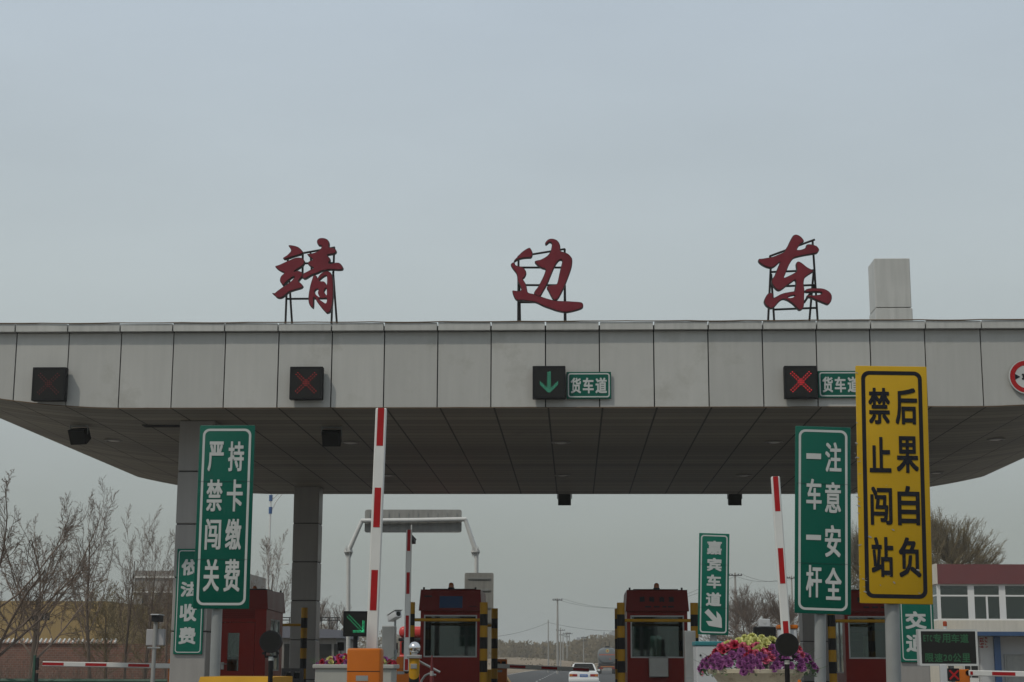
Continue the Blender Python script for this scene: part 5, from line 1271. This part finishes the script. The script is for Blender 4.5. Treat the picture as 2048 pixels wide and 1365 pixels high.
for p0, p1 in ((1928, 1939), (1941, 1954)): d.box(wx(p0, Y5), wx(p1, Y5), Y5 + .0, Y5 + .018, .8, S5(1290))
d.build('door_glass', M['lens'], t, origin=OB)
rnd = random.Random(6); l = MB()
for px in (1958.5, 1962.5, 1970):
    for k in range(4):
        zc_ = S5(1275 + k * 5.5); x = wx(px, Y5)
        for j in range(4): a_ = rnd.uniform(-.06, .06); l.path([(x + rnd.uniform(-.07, .07), Y5 - .305, zc_ + rnd.uniform(-.06, .06)), (x + rnd.uniform(-.07, .07), Y5 - .305, zc_ + rnd.uniform(-.06, .06))], .014, 4)
l.build('red_lettering', M['boomr'], t, origin=OB)
# distant towers
for px0, px1, y, Yd, lb in ((1219, 1240, 1265, 800, 'pale distant tower block fading in haze behind the tanker'), (1150, 1164, 1279, 860, 'faint distant block in haze beside the tanker'), (1206, 1211, 1268, 840, 'thin faint distant tower in haze above the tanker')):
    a, b = at(px0, y, Yd), at(px1, y, Yd); t = thing('tower_block', lb, 'building', ((a.x + b.x) / 2, Yd, 0)); w2 = (b.x - a.x) / 2
    m = MB(); m.box(-w2, w2, 0, 10, 0, a.z); m.box(-w2 * .5, w2 * .5, 2, 6, a.z, a.z + 1); m.build('wall', M['ltower'], t)
    m = MB()
    for k in range(int(a.z / 3)): m.box(-w2 - .05, w2 + .05, -.1, -.01, 1 + k * 3, 2.2 + k * 3)
    m.build('window_band', M['lens'], t)
# green guard rail
Yg = 46.; a, b = at(-120, 1357, Yg), at(335, 1352.5, Yg); t = thing('guard_rail', 'green roadside guard rail below the lowered boom', 'guard rail', ((a.x + b.x) / 2, Yg, 0)); OR = tuple(t.location)
m = MB(); m.prismx([(Yg - .02, a.z - .31), (Yg - .05, a.z - .25), (Yg, a.z - .16), (Yg - .05, a.z - .06), (Yg - .02, a.z), (Yg + .01, a.z), (Yg + .03, a.z - .16), (Yg + .01, a.z - .31)], a.x, b.x); m.build('rail', M['guard'], t, origin=OR)
m = MB(); x = a.x + .5
while x < b.x: m.path([(x, Yg + .1, 0), (x, Yg + .1, a.z - .02)], .05, 8); x += 2
m.build('post', M['guard'], t, origin=OR)

# ------------------------------------------------------------------ poles, lamps, wires
def upole(px, ytop, Y, label, r=.16, arms=(), grp='utility poles beyond the toll gate', lean=0):
    a = at(px, ytop, Y); t = thing('utility_pole', label, 'utility pole', (a.x, Y, -.2), group=grp); H = a.z + .2
    MB().path([(0, 0, 0), (lean, 0, H)], [r, r * .62], 10).build('pole', M['conc_pole'], t, smooth=40)
    if arms:
        m = MB()
        for dz, w2 in arms:
            m.box(lean - w2, lean + w2, -.06 - r, -r, H - dz - .05, H - dz + .05)
            for x in (-w2 * .9, -w2 * .45, w2 * .45, w2 * .9): m.lathe([(.05, .05), (.06, .12), (.03, .2)], (lean + x, -.03 - r, H - dz), 6)
        m.build('crossarm', M['steel'], t)
    return Vector((a.x, Y, a.z))
P1 = upole(1115, 1197, 221, 'thick concrete utility pole with a crossarm, tallest beyond the canopy', .17, ((.25, .65),))
P2 = upole(1096.5, 1240, 250, 'thin bare pole just beside the thick concrete pole', .11)
P3 = upole(1121, 1256, 330, 'grey utility pole with one arm right behind the thick pole', .16, ((.5, .9),))
P4 = upole(1126, 1266, 370, 'faint utility pole, second behind the thick pole', .16, ((.5, .8),))
P5 = upole(1134, 1264, 400, 'faint utility pole with wide arms in the distant row', .17, ((.4, .9), (1.2, .6)))
P6 = upole(1138.5, 1265, 440, 'last faint utility pole of the distant row', .17, ((.4, .9),))
P7 = upole(1167, 1273, 330, 'thin utility pole standing alone above the white car', .11, ((.3, .5), (.9, .5)))
P8 = upole(1470, 1146, 185, 'concrete utility pole with a crossarm above the flowers', .17, ((.3, .75),))
P9 = upole(1583, 1152, 205, 'utility pole half hidden behind the leaning boom', .14, ((.3, .6),))
P10 = upole(1493, 1230, 190, 'short bare pole before the trees above the flowers', .10)
def wires(name, label, pairs, r=.016, n=10):
    m = MB()
    for a, b, sag in pairs:
        a, b = Vector(a), Vector(b); m.path([a.lerp(b, i / n) - Vector((0, 0, sag * 4 * (i / n) * (1 - i / n))) for i in range(n + 1)], r, 4)
    o = m.build(name, M['wire'], origin=tuple(pairs[0][0])); tag(o, label, 'wires')
wires('overhead_wires', 'thin black wires sagging between the concrete utility poles', [(P1 + Vector((dx, -.2, .0)), P8 + Vector((dx, -.2, -.1)), 2.4) for dx in (-.5, .5)] + [(P8 + Vector((dx, -.2, -.1)), P9 + Vector((dx, -.2, -.2)), .7) for dx in (-.6, .6)] + [(P9 + Vector((dx, 0, -.2)), at(1900, 1130, 230), 1.0) for dx in (-.5, .5)])
wires('telephone_wires', 'long sagging wires meeting at the thin bare pole', [(P2 + Vector((0, 0, -.4)), at(940, 1276, 210), .6), (P2 + Vector((0, 0, -.4)), at(1290, 1262, 225), .5)], .02)
def lamp(px, ytop, Y, label, arms, r=.08, bands=()):
    a = at(px, ytop, Y); t = thing('street_lamp', label, 'street lamp', (a.x, Y, 0), group='white street lamps beyond the toll gate'); H = a.z
    MB().path([(0, 0, 0), (0, 0, H)], [r, r * .6], 10).build('pole', M['gantry'], t, smooth=40)
    for dx, dz0, dz1 in arms:
        m = MB(); m.path([(0, 0, H - dz0), (dx * .3, 0, H - dz0 + (dz0 - dz1) * .5), (dx * .65, 0, H - dz0 + (dz0 - dz1) * .85), (dx, 0, H - dz1)], .035, 6); m.build('arm', M['gantry'], t)
        MB().rbox(min(dx, dx * 1.22), max(dx, dx * 1.22), -.12, .12, H - dz1 - .06, H - dz1 + .06, .03).build('lamp_head', M['frame'], t)
    if bands:
        m = MB(); [m.path([(0, 0, H - d0), (0, 0, H - d1)], r * 1.35, 10) for d0, d1 in bands]; m.build('blue_band', M['blue'], t)
    return t
Yl = 110.; s_ = 30.6
lamp(543, 955, Yl, 'tall white street lamp with blue bands seen under the canopy', [(1.35, 1.6, .75), (1.15, 2.4, .9)], .09, ((1.6, 1.2), (2.45, 2.0)))
lamp(546, 1126, 140., 'lower street lamp with one short arm near the tall lamp', [(1.1, .5, .1)], .07)
lamp(755, 1216, 165., 'thin distant street lamp between the booms', [(-.5, .3, .0)], .07)

# ------------------------------------------------------------------ trees
def grow(m, p, d, L, r, lv, cfg, rnd, tips):
    ns = 5 if lv == 0 else (4 if lv < 3 else 2); pts = [p]; dirs = []
    for i in range(ns):
        d = (d + Vector((rnd.gauss(0, 1), rnd.gauss(0, 1), rnd.gauss(0, 1))) * cfg['wig'] * (1 if lv else .5) + Vector((0, 0, cfg['up'][lv]))).normalized()
        p = p + d * (L / ns); pts.append(p); dirs.append(d)
    m[0 if lv == 0 else 1].path(pts, [max(cfg.get('minr', .004), r * (1 - cfg['taper'] * i / ns)) for i in range(ns + 1)], (8, 5, 4, 3, 3)[lv], cap=False)

    if lv == len(cfg['n']): tips.append((pts[-1], d)); return
    n = cfg['n'][lv]
    for k in range(n):
        t = cfg['from'][lv] + (1 - cfg['from'][lv]) * (k + rnd.random()) / n; t = min(t, .999); i = int(t * ns); q = pts[i].lerp(pts[i + 1], t * ns - i)
        base = dirs[i]; an = R(rnd.uniform(*cfg['ang'][lv])); az_ = rnd.uniform(0, 2 * PI) if lv else 2 * PI * (k * .382 + rnd.uniform(-.08, .08))
        u = base.cross(Vector((.3, .5, .8))).normalized(); v = base.cross(u); dd = (base * math.cos(an) + (u * math.cos(az_) + v * math.sin(az_)) * math.sin(an)).normalized()
        grow(m, q, dd, L * cfg['len'][lv] * rnd.uniform(.7, 1.15) * (1 - .45 * t if lv else 1 - .3 * t), r * (1 - cfg['taper'] * t) * cfg['rad'][lv], lv + 1, cfg, rnd, tips)
def dome_data(seed, H, W, nb, ntw, buds):
    rnd = random.Random(seed); tr, cr = MB(), MB(); base = Vector((0, 0, H * .22)); tr.path([(0, 0, 0), (.05, 0, H * .12), base], [H * .018, H * .015, H * .013], 8)
    limbs = []
    for k in range(9):
        a = 2 * PI * k / 9 + rnd.uniform(-.3, .3); u = rnd.uniform(.15, .62); e = Vector((W * .5 * u * math.cos(a), W * .5 * u * math.sin(a), H * rnd.uniform(.52, .68)))
        mid = base.lerp(e, .5) + Vector((rnd.gauss(0, .2), rnd.gauss(0, .2), .25)); pts = [base, base.lerp(mid, .5) + Vector((0, 0, -.1)), mid, mid.lerp(e, .5) + Vector((0, 0, .1)), e]; limbs.append(pts); cr.path(pts, [H * .009, H * .008, H * .0065, H * .005, H * .004], 5)
    for i in range(nb):
        z = rnd.random(); a = rnd.uniform(0, 2 * PI); el = rnd.uniform(-.25, 1) ; rr2 = rnd.uniform(.55, 1) ** .6
        ce = math.cos(el * PI / 2); e = Vector((W * .5 * ce * rr2 * math.cos(a), W * .5 * ce * rr2 * math.sin(a), H * (.55 + .45 * math.sin(el * PI / 2) * rr2)))
        best = min((p for l in limbs for p in l[1:]), key=lambda p: (p - e).length + (4 if p.z > e.z - .3 else 0)); L = (e - best).length; q = best.lerp(e, .5) + Vector((0, 0, -.08 * L)) + Vector((rnd.gauss(0, .06 * L), rnd.gauss(0, .06 * L), 0))
        cr.path([best, q, e], [.022, .014, .008], 4, cap=False)
        out = (e - Vector((0, 0, H * .35))).normalized()
        for j in range(ntw):
            t = rnd.uniform(.25, 1); p = best.lerp(q, t * 2) if t < .5 else q.lerp(e, t * 2 - 1)
            d = (out + Vector((rnd.gauss(0, .45), rnd.gauss(0, .45), .35 + rnd.gauss(0, .25)))).normalized(); l_ = rnd.uniform(.3, .7) * H / 9
            m1 = p + d * l_ * .5; p2 = m1 + (d + Vector((rnd.gauss(0, .2), rnd.gauss(0, .2), .15))).normalized() * l_ * .5; cr.path([p, m1, p2], [.009, .007, .004], 3, cap=False)
            for k in range(2):
                b0 = p.lerp(p2, rnd.uniform(.3, .8)); d2 = (d + Vector((rnd.gauss(0, .5), rnd.gauss(0, .5), rnd.gauss(0, .4)))).normalized(); cr.path([b0, b0 + d2 * l_ * .45], [.006, .003], 3, cap=False)
            for k in range(buds):
                c = p.lerp(p2, rnd.uniform(.2, 1.05)) + Vector((rnd.gauss(0, .04), rnd.gauss(0, .04), rnd.gauss(0, .04))); e1 = Vector((rnd.uniform(-1, 1), rnd.uniform(-1, 1), rnd.uniform(-.3, 1))).normalized(); sd_ = e1.cross(Vector((.2, .4, .9))).normalized(); z_ = rnd.uniform(.03, .07)
                cr.add([c, c + e1 * z_ * .5 + sd_ * z_ * .25, c + e1 * z_, c + e1 * z_ * .5 - sd_ * z_ * .25], [(0, 1, 2, 3)], 1)
    return tr, cr
def tree_data(seed, H, cfg, r0, twig, buds=None):
    rnd = random.Random(seed); tr, cr = MB(), MB(); tips = []
    grow((tr, cr), Vector((0, 0, 0)), Vector((rnd.uniform(-.06, .06) + cfg.get('lean', 0), 0, 1)).normalized(), H * cfg['trunk'], r0, 0, cfg, rnd, tips)
    if buds:
        for p, d in tips:
            for k in range(buds):
                q = p + Vector((rnd.gauss(0, .16), rnd.gauss(0, .16), rnd.gauss(0, .18))); e = Vector((rnd.uniform(-1, 1), rnd.uniform(-1, 1), rnd.uniform(-.5, 1))).normalized(); s = e.cross(Vector((.2, .4, .9))).normalized(); l_ = rnd.uniform(.05, .12)
                cr.add([q, q + e * l_ * .5 + s * l_ * .22, q + e * l_, q + e * l_ * .5 - s * l_ * .22], [(0, 1, 2, 3)], 1)
    return tr, cr
POP = dict(minr=.0042, n=[11, 8, 7, 5], trunk=.78, wig=.07, up=[.02, .14, .10, .05, .03], taper=.72, ang=[(16, 38), (16, 40), (20, 45), (25, 50)], len=[.60, .46, .44, .42], rad=[.42, .5, .5, .55]); POP['from'] = [.22, .2, .15, .15]
FAN = dict(n=[10, 9, 9, 6], trunk=.34, wig=.11, up=[.01, .05, .07, .05, .02], taper=.55, ang=[(30, 62), (22, 50), (25, 55), (25, 60)], len=[1.45, .45, .42, .40], rad=[.42, .48, .48, .55], lean=.16); FAN['from'] = [.25, .2, .15, .15]
BUSH = dict(n=[14, 10, 8, 5], trunk=.45, wig=.13, up=[0, .08, .06, .04, .02], taper=.6, ang=[(25, 70), (25, 60), (25, 60), (30, 65)], len=[.95, .5, .45, .42], rad=[.4, .45, .5, .55]); BUSH['from'] = [.15, .2, .15, .15]
ROUND = dict(minr=.011, n=[12, 10, 9, 4], trunk=.34, wig=.09, up=[0, .06, .07, .05, .02], taper=.5, ang=[(20, 72), (18, 45), (20, 45), (25, 55)], len=[1.5, .5, .42, .40], rad=[.42, .48, .5, .55]); ROUND['from'] = [.3, .25, .15, .15]
TD = {}
def tree(kind, px, ytop, Y, label, seed=1, rz=0, name='bare_tree', base_z=0, grp='bare trees beyond the toll gate', wide=1):
    a = at(px, 1330, Y); top = at(px, ytop, Y).z
    if kind not in TD:
        cfg, H, r0, mt, buds = {'pop': (POP, 8, .085, 'twig', None), 'pop2': (POP, 8, .075, 'twig', None), 'fan': (FAN, 8, .105, 'twig', None), 'bush': (BUSH, 5, .05, 'bud', None), 'round': (ROUND, 9, .2, 'bud', 2), 'far': (ROUND, 7, .14, 'twig', None)}[kind]
        if kind in ('round', 'far'): tr, cr = dome_data(21, 9, 9.0, 500, 14, 4) if kind == 'round' else dome_data(33, 7, 6.2, 150, 12, 0)
        else: tr, cr = tree_data({'pop': 3, 'pop2': 12, 'fan': 5, 'bush': 8, 'round': 21, 'far': 33}[kind], H, cfg, r0, mt, buds)
        hz = sorted(v[2] for v in cr.v)[int(len(cr.v) * .985)]
        t_ = tr.build('trunk', M['bark']); c_ = cr.build('crown', [M[mt], M['willow']] if buds else M[mt]); TD[kind] = (t_.data, c_.data, hz); bpy.data.objects.remove(t_); bpy.data.objects.remove(c_)
    td, cdt, hz = TD[kind]
    t = thing(name, label, 'tree', (a.x, Y, base_z), rz, grp); s = (top - base_z) / hz; t.scale = (s * wide, s * wide, s)
    for nm, dt in (('trunk', td), ('crown', cdt)): o = bpy.data.objects.new(nm, dt); COL.objects.link(o); o.parent = t
    return t
tree('fan', -25, 968, 46, 'dark bare tree with long slanting limbs at the frame edge', rz=.2, wide=1.15)
tree('fan', 62, 1010, 56, 'bare tree of thin upright limbs over the tan building window', rz=2.2, wide=.9)
tree('pop', 183, 976, 60, 'tallest narrow bare tree with several upright stems', rz=0)
tree('pop2', 250, 1018, 62, 'slim bare tree before the grey banded building', rz=1.0, wide=.9)
tree('pop', 287, 1052, 61, 'bare tree leaning over the camera pole', rz=2.6)
tree('pop2', 330, 1075, 66, 'bare tree close behind the column with the 依法收费 sign', rz=3.6)
tree('bush', 212, 1160, 69, 'rounded brown shrub between the bare trunks', rz=2, name='bare_shrub')
tree('bush', 292, 1175, 71, 'brown shrub below the grey banded building', rz=4, name='bare_shrub')
tree('bush', 340, 1190, 84, 'thin shrub behind the green toll sign on the column', rz=1, name='bare_shrub')
tree('pop', 533, 1072, 97, 'bare tree seen between the two grey columns', rz=1.5, wide=1.2)
tree('far', 645, 1206, 135, 'small drooping willow above the low office', rz=0, wide=1.3)
tree('far', 1492, 1180, 125, 'bare brown tree beside the 嘉宾车道 sign', rz=.3, wide=1.2)
tree('far', 1540, 1190, 122, 'bare brown tree right above the flower bowl', rz=2.4, wide=1.2)
tree('far', 1585, 1200, 130, 'bare brown tree behind the leaning boom', rz=4.1)
tree('far', 1460, 1212, 140, 'small bare tree against the edge of the 嘉宾车道 sign', rz=5)
tree('round', 1872, 1042, 112, 'big round budding tree above the maroon parapet', rz=.4, name='budding_tree', wide=1.0)
tree('round', 1728, 1068, 125, 'budding tree between the tall green and yellow signs', rz=2.0, name='budding_tree', wide=.8)
# far wood
rnd = random.Random(44); m = MB()
for k in range(900):
    x = (rnd.uniform(-230, 260) if k % 2 else rnd.uniform(-45, 45)); y = rnd.uniform(395, 470); hgt = (5.6 + 1.5 * math.sin(x * .13) * math.sin(x * .041 + 1) + rnd.uniform(-.6, 1.6)) * (1 if -40 < x < 40 else 1.3); w_ = rnd.uniform(1.2, 2.6)
    m.path([(x, y, 0), (x, y, hgt * .5)], .12, 4)
    for j in range(110):
        a_ = rnd.uniform(0, 2 * PI); u = rnd.random() ** .5; v = rnd.uniform(.12, 1); q = Vector((x + w_ * u * math.cos(a_) * (1.15 - v * .6), y + w_ * u * math.sin(a_), hgt * v)); s = rnd.uniform(.3, .75)
        e = Vector((rnd.uniform(-1, 1), rnd.uniform(-.5, .5), rnd.uniform(-.2, 1.2))).normalized(); f = e.cross(Vector((0, 1, 0))); m.add([q - f * s * .4, q + f * s * .4, q + e * s * 1.3], [(0, 1, 2)])
tag(m.build('far_wood', M['bud']), 'hazy belt of bare woodland beyond the sandy ground', 'woodland', kind='stuff')
rnd = random.Random(45); m = MB()
for k in range(260):
    x = rnd.uniform(-60, 60); y = rnd.uniform(330, 392); z = .6 if y < 345 else 1.6
    for j in range(14):
        q = Vector((x + rnd.gauss(0, .5), y, z + rnd.random() * .7)); s = rnd.uniform(.1, .3); m.add([q, q + Vector((s, 0, s * .4)), q + Vector((s * .3, 0, s))], [(0, 1, 2)])
tag(m.build('dry_scrub', M['grassy']), 'dry scrub scattered on the sandy bank', 'scrub', kind='stuff')
rnd = random.Random(46); m = MB()
for k in range(2600):
    x = rnd.uniform(-44, -14.5); y = rnd.uniform(52, 73.5); z = 0; q = Vector((x, y, z)); d = Vector((rnd.gauss(0, .25), rnd.gauss(0, .2), 1)).normalized(); L = rnd.uniform(.5, 1.9); m.path([q, q + d * L * .5, q + (d + Vector((rnd.gauss(0, .2), 0, 0))) * L], [.010, .006, .002], 3, cap=False)
tag(m.build('undergrowth', M['twig']), 'leafless undergrowth in front of the brick wall', 'undergrowth', kind='stuff')

# ------------------------------------------------------------------ haze
m = bpy.data.materials.new('haze_air'); m.use_nodes = True; n = m.node_tree; n.nodes.clear(); o = n.nodes.new('ShaderNodeOutputMaterial'); v = n.nodes.new('ShaderNodeVolumePrincipled')
v.inputs['Color'].default_value = (.97, .98, .965, 1); v.inputs['Density'].default_value = .0006; v.inputs['Anisotropy'].default_value = .2; n.links.new(v.outputs[0], o.inputs['Volume'])
hz = MB().box(-1600, 1600, -100, 2000, -1.5, 30).build('haze', m); tag(hz, 'pale dusty haze hanging over the whole scene', 'haze', kind='stuff')
